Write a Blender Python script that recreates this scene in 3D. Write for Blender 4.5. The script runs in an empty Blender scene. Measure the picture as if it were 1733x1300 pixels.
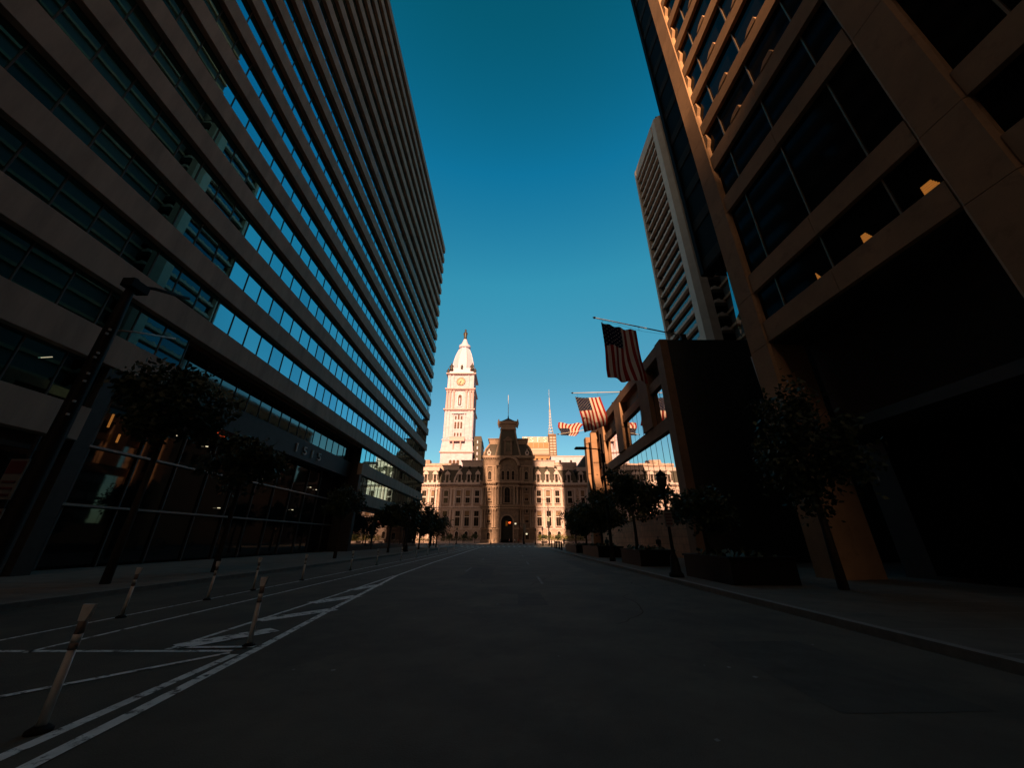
import bpy, bmesh, math, random
from mathutils import Vector, Matrix
R = math.radians
rnd = random.Random(7)
S = bpy.context.scene
COL = S.collection

# ------------------------------------------------------------------ camera
cam_d = bpy.data.cameras.new('camera'); cam = bpy.data.objects.new('camera', cam_d); COL.objects.link(cam)
cam_d.sensor_fit = 'HORIZONTAL'; cam_d.sensor_width = 36.0
cam_d.lens = 36.0 * 615 / 1733
cam_d.clip_start = 0.05; cam_d.clip_end = 6000
cam.location = (0, 0, 1.6)
cam.rotation_euler = (R(90 + 23.154), 0, R(-0.214))
S.camera = cam

# ------------------------------------------------------------------ world + sun
SUN_AZ, SUN_EL = 4.2, 24.2            # degrees off the street axis, degrees above the horizon
W = bpy.data.worlds.new('World'); S.world = W; W.use_nodes = True
nt = W.node_tree; nt.nodes.clear()
N, L = nt.nodes.new, nt.links.new
out = N('ShaderNodeOutputWorld'); bg = N('ShaderNodeBackground'); sky = N('ShaderNodeTexSky')
sky.sky_type = 'NISHITA'; sky.sun_disc = False
sky.sun_elevation = R(SUN_EL); sky.sun_rotation = R(180 + SUN_AZ)
sky.air_density = 1.0; sky.dust_density = 1.2; sky.ozone_density = 2.5
tc = N('ShaderNodeTexCoord'); sx = N('ShaderNodeSeparateXYZ'); L(tc.outputs['Generated'], sx.inputs[0])
mr = N('ShaderNodeMapRange'); mr.interpolation_type = 'SMOOTHSTEP'
mr.inputs['From Min'].default_value = -0.12; mr.inputs['From Max'].default_value = 0.33
L(sx.outputs['Y'], mr.inputs['Value'])
tint = N('ShaderNodeMix'); tint.data_type = 'RGBA'
tint.inputs['A'].default_value = (0.90, 0.57, 0.33, 1)     # warm evening side of the sky, behind the street
east = N('ShaderNodeValToRGB'); cr = east.color_ramp            # teal eastern sky, paler towards the horizon
cr.elements[0].position = 0.0; cr.elements[0].color = (1.0, 1.36, 1.02, 1)
cr.elements[1].position = 1.0; cr.elements[1].color = (0.02, 0.80, 0.72, 1)
for p_, c_ in ((.28, (.70, 1.17, 1.06)), (.40, (.56, 1.24, 1.06)), (.62, (.36, 1.72, 1.45)), (.80, (.07, 1.45, 1.50)), (.93, (.03, 1.0, .88))):
    q_ = cr.elements.new(p_); q_.color = (*c_, 1)
L(sx.outputs['Z'], east.inputs[0]); L(east.outputs[0], tint.inputs['B'])
L(mr.outputs['Result'], tint.inputs['Factor'])
mul = N('ShaderNodeMix'); mul.data_type = 'RGBA'; mul.blend_type = 'MULTIPLY'; mul.inputs['Factor'].default_value = 1
L(sky.outputs[0], mul.inputs['A']); L(tint.outputs['Result'], mul.inputs['B'])
L(mul.outputs['Result'], bg.inputs[0]); bg.inputs[1].default_value = 0.057
L(bg.outputs[0], out.inputs[0])
sd = bpy.data.lights.new('sun', 'SUN'); sd.energy = 5.0; sd.angle = R(0.53); sd.color = (1.0, 0.60, 0.33)
sun = bpy.data.objects.new('sun', sd); COL.objects.link(sun)
a, e = R(SUN_AZ), R(SUN_EL)
sun.rotation_euler = Vector((math.sin(a) * math.cos(e), math.cos(a) * math.cos(e), -math.sin(e))).to_track_quat('-Z', 'Y').to_euler()
sun.location = (-40, -150, 120)
S.view_settings.view_transform = 'Standard'; S.view_settings.look = 'None'
S.view_settings.exposure = 1.0; S.view_settings.gamma = 1.0
S.cycles.caustics_reflective = False; S.cycles.caustics_refractive = False
S.cycles.max_bounces = 8; S.cycles.sample_clamp_indirect = 4.0

# ------------------------------------------------------------------ materials
MATS = {}
def mat(name, col, rough=0.7, metal=0.0, var=0.0, scale=1.0, bump=0.0, bscale=None, spec=0.5, emit=None, estr=1.0,
        stretch=(1, 1, 1), wear=None, wearscale=3.0, wearlo=0.45, wearhi=0.6, joints=None):
    if name in MATS: return MATS[name]
    m = bpy.data.materials.new(name); m.use_nodes = True; t = m.node_tree; nn, ll = t.nodes.new, t.links.new
    b = t.nodes['Principled BSDF']
    b.inputs['Base Color'].default_value = (*col, 1); b.inputs['Roughness'].default_value = rough
    b.inputs['Metallic'].default_value = metal; b.inputs['Specular IOR Level'].default_value = spec
    src = None
    if var or bump or wear or joints:
        c = nn('ShaderNodeTexCoord'); mp = nn('ShaderNodeMapping'); mp.inputs['Scale'].default_value = stretch
        ll(c.outputs['Object'], mp.inputs[0])
    if var:
        n = nn('ShaderNodeTexNoise'); n.inputs['Scale'].default_value = scale; n.inputs['Detail'].default_value = 6
        n.inputs['Roughness'].default_value = 0.65
        ll(mp.outputs[0], n.inputs['Vector'])
        r = nn('ShaderNodeMapRange'); r.inputs['From Min'].default_value = 0.3; r.inputs['From Max'].default_value = 0.7
        r.inputs['To Min'].default_value = 1 - var; r.inputs['To Max'].default_value = 1 + var
        ll(n.outputs['Fac'], r.inputs['Value'])
        x = nn('ShaderNodeMix'); x.data_type = 'RGBA'; x.blend_type = 'MULTIPLY'; x.inputs['Factor'].default_value = 1
        x.inputs['A'].default_value = (*col, 1); ll(r.outputs['Result'], x.inputs['B'])
        src = x.outputs['Result']
    if wear:
        n2 = nn('ShaderNodeTexNoise'); n2.inputs['Scale'].default_value = wearscale; n2.inputs['Detail'].default_value = 8
        n2.inputs['Roughness'].default_value = 0.7
        ll(mp.outputs[0], n2.inputs['Vector'])
        r2 = nn('ShaderNodeMapRange'); r2.inputs['From Min'].default_value = wearlo; r2.inputs['From Max'].default_value = wearhi
        ll(n2.outputs['Fac'], r2.inputs['Value'])
        x2 = nn('ShaderNodeMix'); x2.data_type = 'RGBA'
        if src: ll(src, x2.inputs['A'])
        else: x2.inputs['A'].default_value = (*col, 1)
        x2.inputs['B'].default_value = (*wear, 1); ll(r2.outputs['Result'], x2.inputs['Factor'])
        src = x2.outputs['Result']
    if joints:                                  # masonry courses: real joints in the stone
        bw, bh, jc = joints
        br = nn('ShaderNodeTexBrick'); br.inputs['Scale'].default_value = 1.0
        br.inputs['Brick Width'].default_value = bw; br.inputs['Row Height'].default_value = bh
        br.inputs['Mortar Size'].default_value = 0.02; br.inputs['Color1'].default_value = (1, 1, 1, 1)
        br.inputs['Color2'].default_value = (.86, .86, .86, 1); br.inputs['Mortar'].default_value = (jc, jc, jc, 1)
        cb = nn('ShaderNodeCombineXYZ'); sp = nn('ShaderNodeSeparateXYZ'); ad = nn('ShaderNodeMath')
        ll(c.outputs['Object'], sp.inputs[0]); ll(sp.outputs['X'], ad.inputs[0]); ll(sp.outputs['Y'], ad.inputs[1])
        ll(ad.outputs[0], cb.inputs['X']); ll(sp.outputs['Z'], cb.inputs['Y']); ll(cb.outputs[0], br.inputs['Vector'])
        x3 = nn('ShaderNodeMix'); x3.data_type = 'RGBA'; x3.blend_type = 'MULTIPLY'; x3.inputs['Factor'].default_value = 1
        if src: ll(src, x3.inputs['A'])
        else: x3.inputs['A'].default_value = (*col, 1)
        ll(br.outputs['Color'], x3.inputs['B']); src = x3.outputs['Result']
    if src: ll(src, b.inputs['Base Color'])
    if bump:
        n3 = nn('ShaderNodeTexNoise'); n3.inputs['Scale'].default_value = bscale or scale * 4; n3.inputs['Detail'].default_value = 4
        ll(mp.outputs[0], n3.inputs['Vector'])
        bp = nn('ShaderNodeBump'); bp.inputs['Strength'].default_value = bump; bp.inputs['Distance'].default_value = 0.05
        ll(n3.outputs['Fac'], bp.inputs['Height']); ll(bp.outputs[0], b.inputs['Normal'])
    if emit:
        b.inputs['Emission Color'].default_value = (*emit, 1); b.inputs['Emission Strength'].default_value = estr
    MATS[name] = m
    return m

ASPH = mat('asphalt', (0.098, 0.080, 0.056), 0.85, var=0.35, scale=0.6, bump=0.35, bscale=60, wear=(0.068, 0.056, 0.040), wearscale=0.35, wearlo=.5, wearhi=.62)
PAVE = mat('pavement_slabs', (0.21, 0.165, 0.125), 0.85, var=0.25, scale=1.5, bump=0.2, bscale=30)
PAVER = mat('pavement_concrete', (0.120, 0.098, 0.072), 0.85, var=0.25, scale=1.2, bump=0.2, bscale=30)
PLAZA = mat('plaza_stone', (0.26, 0.205, 0.18), 0.8, var=0.2, scale=0.7, bump=0.1, bscale=20)
KERB = mat('kerb_granite', (0.21, 0.195, 0.17), 0.8, var=0.2, scale=4)
GRND = mat('ground_dull', (0.12, 0.115, 0.11), 0.9, var=0.2, scale=0.2)
PAINT = mat('road_paint', (0.80, 0.79, 0.74), 0.7, var=0.2, scale=5, wear=(0.09, 0.085, 0.07), wearscale=5.5, wearlo=0.52, wearhi=0.60)
PAINTW = mat('road_paint_worn', (0.22, 0.21, 0.19), 0.8, var=0.2, scale=5, wear=(0.075, 0.075, 0.07), wearscale=3.5, wearlo=0.44, wearhi=0.56)
SPAN = mat('spandrel_concrete', (0.47, 0.38, 0.30), 0.8, var=0.22, scale=0.9, stretch=(1, 1, .18), bump=0.05, bscale=15)
GLASSL = mat('coated_glass', (0.19, 0.58, 0.70), 0.015, metal=1.0, bump=0.010, bscale=0.55)
GLASSL2 = mat('coated_glass_pale', (0.23, 0.61, 0.72), 0.015, metal=1.0, bump=0.014, bscale=0.5)
GLASSL3 = mat('coated_glass_dark', (0.15, 0.48, 0.60), 0.02, metal=1.0, bump=0.012, bscale=0.6)
MULL = mat('mullion_metal', (0.10, 0.10, 0.10), 0.5, metal=0.3)
GRANITE = mat('dark_granite', (0.040, 0.037, 0.033), 0.6, var=0.3, scale=3)
LOBBYG = mat('lobby_glass', (0.010, 0.011, 0.011), 0.03, bump=0.01, bscale=0.8)
STEELL = mat('brushed_letters', (0.80, 0.78, 0.74), 0.5)
SOFFIT = mat('roof_membrane', (0.10, 0.10, 0.10), 0.9)
CONCA = mat('exposed_concrete', (0.48, 0.275, 0.145), 0.8, var=0.18, scale=0.5, bump=0.10, bscale=14, wear=(0.34, 0.185, 0.095), wearscale=1.6, wearlo=.55, wearhi=.75)
GLASSA = mat('dark_office_glass', (0.010, 0.010, 0.010), 0.06, spec=0.06)
BRASSM = mat('bronze_mullion', (0.42, 0.28, 0.18), 0.35, metal=0.8)
CONCB = mat('brown_concrete', (0.31, 0.175, 0.10), 0.85, var=0.2, scale=0.8, bump=0.15, bscale=20)
BASEB = mat('brick_base', (0.74, 0.37, 0.20), 0.85, var=0.2, scale=1.2, bump=0.1, bscale=20, joints=(1.2, .6, .6))
DARKB = mat('dark_cladding', (0.06, 0.055, 0.05), 0.7, var=0.2, scale=1)
GLASSB = mat('mirror_glass', (0.80, 0.80, 0.80), 0.01, metal=1.0, bump=0.022, bscale=0.7)
CONCC = mat('pale_concrete', (0.42, 0.36, 0.31), 0.8, var=0.12, scale=0.4)
STONE = mat('hall_stone', (0.45, 0.335, 0.30), 0.85, var=0.38, scale=0.8, bump=0.25, bscale=6, joints=(1.6, .75, .62),
            wear=(0.235, 0.17, 0.14), wearscale=0.5, wearlo=.5, wearhi=.75)
STONEL = mat('hall_trim_stone', (0.53, 0.435, 0.44), 0.85, var=0.22, scale=2.0, bump=0.2, bscale=8)
STONEP = mat('pavilion_shade_stone', (0.185, 0.130, 0.102), 0.85, var=0.36, scale=0.9, bump=0.25, bscale=6, joints=(1.6, .75, .62),  # hall stone and trim darkened: the pavilion's shade is in the colour
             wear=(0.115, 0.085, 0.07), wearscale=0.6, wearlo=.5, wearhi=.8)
STONEPT = mat('pavilion_shade_trim', (0.285, 0.205, 0.162), 0.85, var=0.25, scale=2.0, bump=0.2, bscale=8)
TOWERP = mat('tower_salmon_trim', (0.53, 0.38, 0.41), 0.8, var=0.15, scale=1.2, bump=0.12, bscale=4)  # one warmer tone for cornices, balcony and belfry columns
TOWERW = mat('tower_white_stone', (0.53, 0.475, 0.61), 0.8, var=0.14, scale=0.5, bump=0.12, bscale=4, joints=(2.0, 1.0, .78))
TOWERT = mat('tower_painted_iron', (0.55, 0.51, 0.68), 0.6, var=0.06, scale=0.6)
SLATE = mat('slate_roof', (0.055, 0.046, 0.036), 0.7, var=0.35, scale=2.0, bump=0.2, bscale=10, joints=(.8, .4, .55))
HGLASS = mat('hall_window_glass', (0.016, 0.013, 0.011), 0.15, spec=0.2)
HFRAME = mat('hall_window_frame', (0.10, 0.055, 0.035), 0.6)
BLIND = mat('window_blind', (0.22, 0.14, 0.09), 0.8)
VOID = mat('archway_dark', (0.012, 0.012, 0.012), 0.9)
BRONZE = mat('statue_bronze', (0.055, 0.045, 0.035), 0.5, metal=0.4, var=0.3, scale=1)
CLOCKY = mat('clock_yellow', (0.40, 0.30, 0.19), 0.5)
BLACK = mat('black_paint', (0.016, 0.015, 0.014), 0.8, spec=0.15)
BLACKM = mat('black_iron', (0.014, 0.013, 0.012), 0.6, spec=0.15, var=0.2, scale=3)
GREYM = mat('grey_metal', (0.35, 0.34, 0.33), 0.4, metal=0.6)
WHITEP = mat('white_pole', (0.55, 0.51, 0.48), 0.4)
PSFSG = mat('pale_tower_stone', (0.43, 0.36, 0.33), 0.8, var=0.08, scale=0.1)
PSFSD = mat('brown_tower_brick', (0.15, 0.09, 0.06), 0.8, var=0.1, scale=0.1)
ORNG = mat('tan_brick', (0.34, 0.19, 0.10), 0.8, var=0.1, scale=0.3)
LEAF = mat('leaf_green', (0.045, 0.060, 0.022), 0.6, var=0.5, scale=0.8)
LEAF2 = mat('leaf_olive', (0.075, 0.085, 0.025), 0.6, var=0.4, scale=1.0)
LEAFY = mat('leaf_yellow_green', (0.15, 0.14, 0.025), 0.6, var=0.4, scale=1.0)
BARK = mat('bark_brown', (0.06, 0.045, 0.035), 0.9, var=0.3, scale=6, bump=0.4, bscale=20)
SOIL = mat('soil_dark', (0.03, 0.024, 0.018), 0.95)
POSTW = mat('post_white', (0.72, 0.68, 0.62), 0.5, var=0.15, scale=8)
POSTB = mat('post_band', (0.22, 0.17, 0.14), 0.6)
SIGNW = mat('sign_white', (0.20, 0.19, 0.175), 0.5)
SIGNR = mat('sign_red', (0.12, 0.018, 0.018), 0.5)
LITO = mat('lit_orange', (0.6, 0.3, 0.1), 0.6, emit=(1.0, 0.36, 0.06), estr=0.12)
LITW = mat('lit_white', (0.8, 0.8, 0.7), 0.6, emit=(1.0, 0.85, 0.55), estr=0.45)
LITY = mat('lit_dim', (0.8, 0.8, 0.7), 0.6, emit=(1.0, 0.85, 0.55), estr=0.22)
LITR = mat('lit_red', (0.5, 0.05, 0.02), 0.6, emit=(1.0, 0.11, 0.03), estr=0.2)
SIGR = mat('signal_red', (0.5, 0.05, 0.02), 0.6, emit=(1.0, 0.10, 0.02), estr=1.2)
SIGY = mat('signal_yellow_housing', (0.75, 0.42, 0.05), 0.5)
SKIN = mat('skin', (0.36, 0.22, 0.16), 0.6)
HAIR = mat('hair_dark', (0.025, 0.018, 0.014), 0.7)
CL = {k: mat('cloth_' + k, c, 0.9, var=0.15, scale=6) for k, c in dict(
    white=(.72, .68, .64), teal=(.03, .14, .16), black=(.015, .015, .017), navy=(.02, .025, .06), red=(.40, .05, .05),
    pink=(.60, .32, .32), denim=(.07, .09, .14), khaki=(.30, .23, .15)).items()}

def fresnel_glass(m):                         # coated glass: weak mirror face-on, strong mirror at a glancing angle
    t = m.node_tree; b = t.nodes['Principled BSDF']; c = b.inputs['Base Color'].default_value[:]
    lw = t.nodes.new('ShaderNodeLayerWeight'); lw.inputs['Blend'].default_value = 0.5
    r = t.nodes.new('ShaderNodeMapRange'); r.inputs['From Min'].default_value = .12; r.inputs['From Max'].default_value = .40
    r.inputs['To Min'].default_value = .22; r.inputs['To Max'].default_value = 1.0
    x = t.nodes.new('ShaderNodeMix'); x.data_type = 'RGBA'; x.blend_type = 'MULTIPLY'; x.inputs['Factor'].default_value = 1
    t.links.new(lw.outputs['Facing'], r.inputs['Value']); x.inputs['A'].default_value = c
    t.links.new(r.outputs['Result'], x.inputs['B']); t.links.new(x.outputs['Result'], b.inputs['Base Color'])
for m_ in (GLASSL, GLASSL2, GLASSL3): fresnel_glass(m_)

# ------------------------------------------------------------------ mesh builder
class MB:
    def __init__(self): self.v = []; self.f = []; self.m = []; self.sm = []
    def add(self, verts, faces, m=0, smooth=False):
        o = len(self.v); self.v += [tuple(p) for p in verts]
        for f in faces: self.f.append(tuple(i + o for i in f)); self.m.append(m); self.sm.append(smooth)
        return self
    def box(self, x0, x1, y0, y1, z0, z1, m=0):
        if x0 > x1: x0, x1 = x1, x0
        if y0 > y1: y0, y1 = y1, y0
        if z0 > z1: z0, z1 = z1, z0
        v = [(x0,y0,z0),(x1,y0,z0),(x1,y1,z0),(x0,y1,z0),(x0,y0,z1),(x1,y0,z1),(x1,y1,z1),(x0,y1,z1)]
        return self.add(v, [(0,3,2,1),(4,5,6,7),(0,1,5,4),(1,2,6,5),(2,3,7,6),(3,0,4,7)], m)
    def frustum(self, cx, cy, rings, m=0, cap=True):          # rings: (z, hx, hy)
        v = []; f = []
        for z, hx, hy in rings: v += [(cx-hx,cy-hy,z),(cx+hx,cy-hy,z),(cx+hx,cy+hy,z),(cx-hx,cy+hy,z)]
        for i in range(len(rings)-1):
            for k in range(4):
                a, b = i*4+k, i*4+(k+1)%4; f.append((a, b, b+4, a+4))
        if cap: f.append((3,2,1,0)); n = len(v); f.append((n-4,n-3,n-2,n-1))
        return self.add(v, f, m)
    def lathe(self, cx, cy, prof, n=12, m=0, smooth=True, rot=0.0, cap=True):   # prof: (z, r)
        v = []; f = []
        for z, r in prof:
            for k in range(n):
                t = rot + 2*math.pi*k/n; v.append((cx+r*math.cos(t), cy+r*math.sin(t), z))
        for i in range(len(prof)-1):
            for k in range(n):
                a, b = i*n+k, i*n+(k+1)%n; f.append((a, b, b+n, a+n))
        self.add(v, f, m, smooth)
        if cap:
            o = len(v); self.f.append(tuple(len(self.v)-o+k for k in reversed(range(n)))); self.m.append(m); self.sm.append(False)
            self.f.append(tuple(len(self.v)-n+k for k in range(n))); self.m.append(m); self.sm.append(False)
        return self
    def tube(self, pts, r, n=8, m=0, smooth=True):
        pts = [Vector(p) for p in pts]; rr = r if isinstance(r, (list, tuple)) else [r]*len(pts)
        v = []; f = []
        for i, p in enumerate(pts):
            d = (pts[min(i+1, len(pts)-1)] - pts[max(i-1, 0)]).normalized()
            up = Vector((0,0,1)) if abs(d.z) < 0.9 else Vector((1,0,0))
            s = d.cross(up).normalized(); u = s.cross(d)
            for k in range(n):
                t = 2*math.pi*k/n; v.append(p + s*(rr[i]*math.cos(t)) + u*(rr[i]*math.sin(t)))
        for i in range(len(pts)-1):
            for k in range(n):
                a, b = i*n+k, i*n+(k+1)%n; f.append((a, a+n, b+n, b))
        f.append(tuple(range(n))); f.append(tuple(reversed(range(len(v)-n, len(v)))))
        return self.add(v, f, m, smooth)
    def prism(self, poly, fn, d0, d1, m=0):                   # poly of (a,b); fn(a,b,d) -> xyz
        n = len(poly); v = [fn(a, b, d0) for a, b in poly] + [fn(a, b, d1) for a, b in poly]
        f = [tuple(range(n)), tuple(reversed(range(n, 2*n)))] + [(i, i+n, (i+1)%n+n, (i+1)%n) for i in range(n)]
        return self.add(v, f, m)
    def build(self, name, mats, parent=None, origin=None, label=None):
        if not isinstance(mats, (list, tuple)): mats = [mats]
        if origin is None: origin = ORG.get(parent.name, (0,0,0)) if parent is not None else (0,0,0)
        me = bpy.data.meshes.new(name)
        me.from_pydata([(p[0]-origin[0], p[1]-origin[1], p[2]-origin[2]) for p in self.v], [], self.f)
        for q in mats: me.materials.append(q)
        me.polygons.foreach_set('material_index', self.m); me.polygons.foreach_set('use_smooth', self.sm)
        bm = bmesh.new(); bm.from_mesh(me); bmesh.ops.recalc_face_normals(bm, faces=bm.faces); bm.to_mesh(me); bm.free()
        me.update()
        o = bpy.data.objects.new(name, me); COL.objects.link(o)
        if parent is not None:
            o.parent = parent; ORG[o.name] = origin
        else: o.location = origin
        if label: o['label'] = label
        return o
ORG = {}          # name of a thing or part -> world origin its children's vertices are measured from
def tag(o, label, cat, group=None, kind=None):
    o['label'] = label; o['category'] = cat
    if group: o['group'] = group
    if kind: o['kind'] = kind
    return o
def thing(name, loc, label, cat, group=None, rz=0.0):
    o = bpy.data.objects.new(name, None); o.empty_display_size = 0.3; COL.objects.link(o)
    o.location = loc; o.rotation_euler = (0, 0, rz); ORG[o.name] = tuple(loc)
    return tag(o, label, cat, group)
def struct(o, label=None):
    o['kind'] = 'structure'
    if label: o['label'] = label
    return o
def copy_tree(o, loc=None, parent=None, label=None, rz=None):
    c = o.copy(); COL.objects.link(c)
    if parent is not None: c.parent = parent
    if loc is not None: c.location = loc
    if rz is not None: c.rotation_euler = (0, 0, rz)
    if label: c['label'] = label
    for ch in [k for k in o.children]: copy_tree(ch, None, c)
    return c
def put(proto, name, parent, loc, first):      # place a part prototype: world loc -> local
    o = proto if first else proto.copy()
    if not first: COL.objects.link(o)
    pl = ORG[parent.name]; o.parent = parent; o.location = (loc[0]-pl[0], loc[1]-pl[1], loc[2]-pl[2])
    return o
class Rep:                                     # repeated part of one thing sharing mesh data
    def __init__(self, proto): self.p = proto; self.first = True
    def at(self, parent, loc, rz=None):
        o = put(self.p, None, parent, loc, self.first)
        if not self.first:
            pass
        self.first = False
        if rz is not None: o.rotation_euler = (0, 0, rz)
        return o
def text_mesh(s, size, depth):
    cu = bpy.data.curves.new('txt', 'FONT'); cu.body = s; cu.size = size; cu.extrude = depth; cu.align_x = 'LEFT'
    ob = bpy.data.objects.new('txt', cu); COL.objects.link(ob)
    dg = bpy.context.evaluated_depsgraph_get(); me = bpy.data.meshes.new_from_object(ob.evaluated_get(dg))
    COL.objects.unlink(ob); bpy.data.objects.remove(ob)
    return me

# ------------------------------------------------------------------ ground, road, pavements
g = MB().add([(-2500,-2500,-.06),(2500,-2500,-.06),(2500,2500,-.06),(-2500,2500,-.06)], [(0,1,2,3)]).build('ground', GRND)
struct(g)
rd = MB().add([(-12.3,-196,0),(6.5,-196,0),(6.5,92,0),(220,92,0),(220,126,0),(-220,126,0),(-220,92,0),(-12.3,92,0)], [tuple(range(8))]).build('road', ASPH)
struct(rd)
def line(mb, pts, w, m=0, z=0.005):
    for (x0,y0),(x1,y1) in zip(pts[:-1], pts[1:]):
        d = Vector((x1-x0, y1-y0)).normalized(); n = Vector((-d.y, d.x))*(w/2)
        mb.add([(x0+n.x,y0+n.y,z),(x0-n.x,y0-n.y,z),(x1-n.x,y1-n.y,z),(x1+n.x,y1+n.y,z)], [(0,1,2,3)], m)
mk = MB(); line(mk, [(-8.75,2),(-8.75,23),(-8.9,88)], .075); line(mk, [(-7.42,6.75),(-7.5,20),(-7.6,88)], .085)
o = mk.build('bike_lane_marking', PAINT, rd)
mk = MB(); line(mk, [(-10.5,6.84),(-4.32,6.83)], .10); line(mk, [(-8.2,2.0),(-5.6,5.05),(-4.28,6.72)], .10, z=.009)
mk.build('stop_marking', PAINT, rd)
mk = MB(); line(mk, [(-4.03,2.2),(-4.05,3.84),(-4.15,6.65)], .13); line(mk, [(-3.45,1.6),(-3.67,3.7),(-3.75,4.6),(-4.0,7.0),(-4.41,10.4),(-5.42,19.6)], .14, z=.009)
line(mk, [(-5.42,19.6),(-5.75,30),(-6.1,60),(-6.4,88)], .12, z=.009)
mk.build('edge_marking', PAINT, rd)
mk = MB(); line(mk, [(-5.40,6.92),(-5.42,12.5),(-5.52,19.4)], .10)
for a0, a1, w in (((-5.36,7.05),(-4.50,8.25),.42), ((-5.36,9.1),(-4.35,10.45),.40), ((-5.38,11.4),(-4.65,12.75),.44), ((-5.4,14.1),(-4.98,15.7),.36), ((-5.3,7.0),(-4.1,7.05),.10)):
    line(mk, [a0, a1], w, z=.013)
mk.build('chevron_marking', PAINT, rd)
mk = MB()
for y in range(16, 90, 12): line(mk, [(1.25,y),(1.25,y+3)], .11)
for y in range(22, 90, 12): line(mk, [(-2.4,y),(-2.4,y+3)], .10)
mk.build('lane_marking', PAINTW, rd)
mk = MB()
for k in range(15): line(mk, [(-11.6+k*1.25,94.2),(-11.6+k*1.25,97.2)], .55)
for k in range(30): line(mk, [(-20+k*1.6,121.5),(-20+k*1.6,125)], .75)
mk.build('crosswalk_marking', PAINT, rd)
mk = MB()
for k in range(60):
    x, y = rnd.uniform(-3.5, 6.2), rnd.uniform(2.5, 60); s = rnd.uniform(.02, .06)
    mk.add([(x,y,.006),(x+s,y+s*.4,.006),(x+s*.7,y+s*1.4,.006),(x-s*.2,y+s,.006)], [(0,1,2,3)])
mk.build('paper_litter', SIGNW, rd)

PATCH = mat('asphalt_patch', (0.070, 0.062, 0.048), 0.9, var=0.3, scale=2.0, bump=0.3, bscale=50)
for x0, x1, y0, y1 in ((3.3, 4.9, 4.6, 7.4), (-2.3, -.9, 18, 25), (4.2, 5.4, 20, 33), (.2, 1.0, 11, 13.4)):
    MB().add([(x0,y0,.004),(x1,y0+.05,.004),(x1-.04,y1,.004),(x0+.03,y1-.06,.004)], [(0,1,2,3)]).build('patch', PATCH, rd)
TAR = mat('tar_seam', (0.045, 0.040, 0.033), 0.95, spec=0.0)
for i in range(5):
    q = random.Random(300+i); x, y = q.uniform(-2, 5.0), q.uniform(6, 14+i*4); pts = [(x, y)]; an = q.uniform(1.0, 2.1)
    for k in range(14): an += q.gauss(0, .30); x += math.cos(an)*.35; y += math.sin(an)*.35; pts.append((max(-3.3, min(6.3, x)), y))
    mb = MB(); line(mb, pts, .016, z=.0075); mb.build('tar_seam', TAR, rd)

def pavement(name, x0, x1, y0, y1, m, kerb_side, h=.15):
    mb = MB()
    if kerb_side == 'R': mb.box(x0, x1-.18, y0, y1, -.05, h, 0); mb.box(x1-.18, x1, y0, y1, -.05, h+.003, 1)
    else: mb.box(x0+.18, x1, y0, y1, -.05, h, 0); mb.box(x0, x0+.18, y0, y1, -.05, h+.003, 1)
    for k in range(int((y1-y0)/1.5)):          # slab joints
        y = y0+k*1.5; mb.box(x0+.2, x1-.2, y, y+.02, h, h+.002, 1)
    return struct(mb.build(name, [m, KERB]))
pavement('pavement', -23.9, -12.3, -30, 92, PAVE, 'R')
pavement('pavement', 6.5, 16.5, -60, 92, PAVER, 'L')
pz = MB().box(-110, 110, 126, 300, -.05, .15); o = struct(pz.build('plaza', PLAZA))
mb = MB(); mb.box(-110, 110, 126.0, 126.2, -.05, .17); struct(mb.build('kerb', KERB))

# ------------------------------------------------------------------ left office building with ribbon windows
OB = thing('office_building', (-30, 45, 0), 'tall office slab on the left with long pale concrete bands, numbered 1515', 'office building')
XF, Y0, Y1 = -21.0, 4.0, 90.2
core = MB(); core.box(-39.2, -24.0, Y0+.5, Y1-.5, 0.0, 86.5, 0)
core.box(-24.0, -21.6, 52.2, Y1-.5, 0.2, 14.0, 0); core.box(-24.0, -21.6, Y0+.5, 17.4, 0.2, 14.0, 0)
core.box(-24.0, -21.6, Y0+.5, Y1-.5, 13.6, 86.5, 0)
core.build('wall', DARKB, OB)
FL = 3.97
def left_band(a0, a1, zb, top):
    mb = MB(); y = a0
    while y < a1-.01:
        y2 = min(y+4.95, a1); d = rnd.uniform(-.006, .006)
        mb.box(XF+d, -21.62, y+.008, y2-.008, zb, top); y = y2
    mb.box(XF+.03, -21.60, a0+.01, a1-.01, zb+.01, top-.01)
    return mb.build('spandrel', SPAN, OB)
def left_ribbon(a0, a1, zg0, zg1):
    mb = MB(); n = round((a1-a0)/1.65); w = (a1-a0)/n
    for i in range(n):
        ya, yb = a0+i*w+.03, a0+(i+1)*w-.03
        t1, t2 = rnd.gauss(0, .0022), rnd.gauss(0, .0018)
        dx = lambda y, z: -21.42 + t1*(y-(ya+yb)/2) + t2*(z-(zg0+zg1)/2)
        mb.add([(dx(ya,zg0),ya,zg0),(dx(yb,zg0),yb,zg0),(dx(yb,zg1),yb,zg1),(dx(ya,zg1),ya,zg1)], [(0,1,2,3)], rnd.choice((0,0,0,2,3)))
        mb.box(-21.46, -21.37, yb, yb+.06, zg0, zg1, 1)
    mb.box(-21.46, -21.38, a0, a1, zg0+.0, zg0+.05, 1)
    mb.box(-21.46, -21.38, a0, a1, zg1-.05, zg1, 1)
    return mb.build('ribbon_window', [GLASSL, MULL, GLASSL2, GLASSL3], OB)
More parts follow.
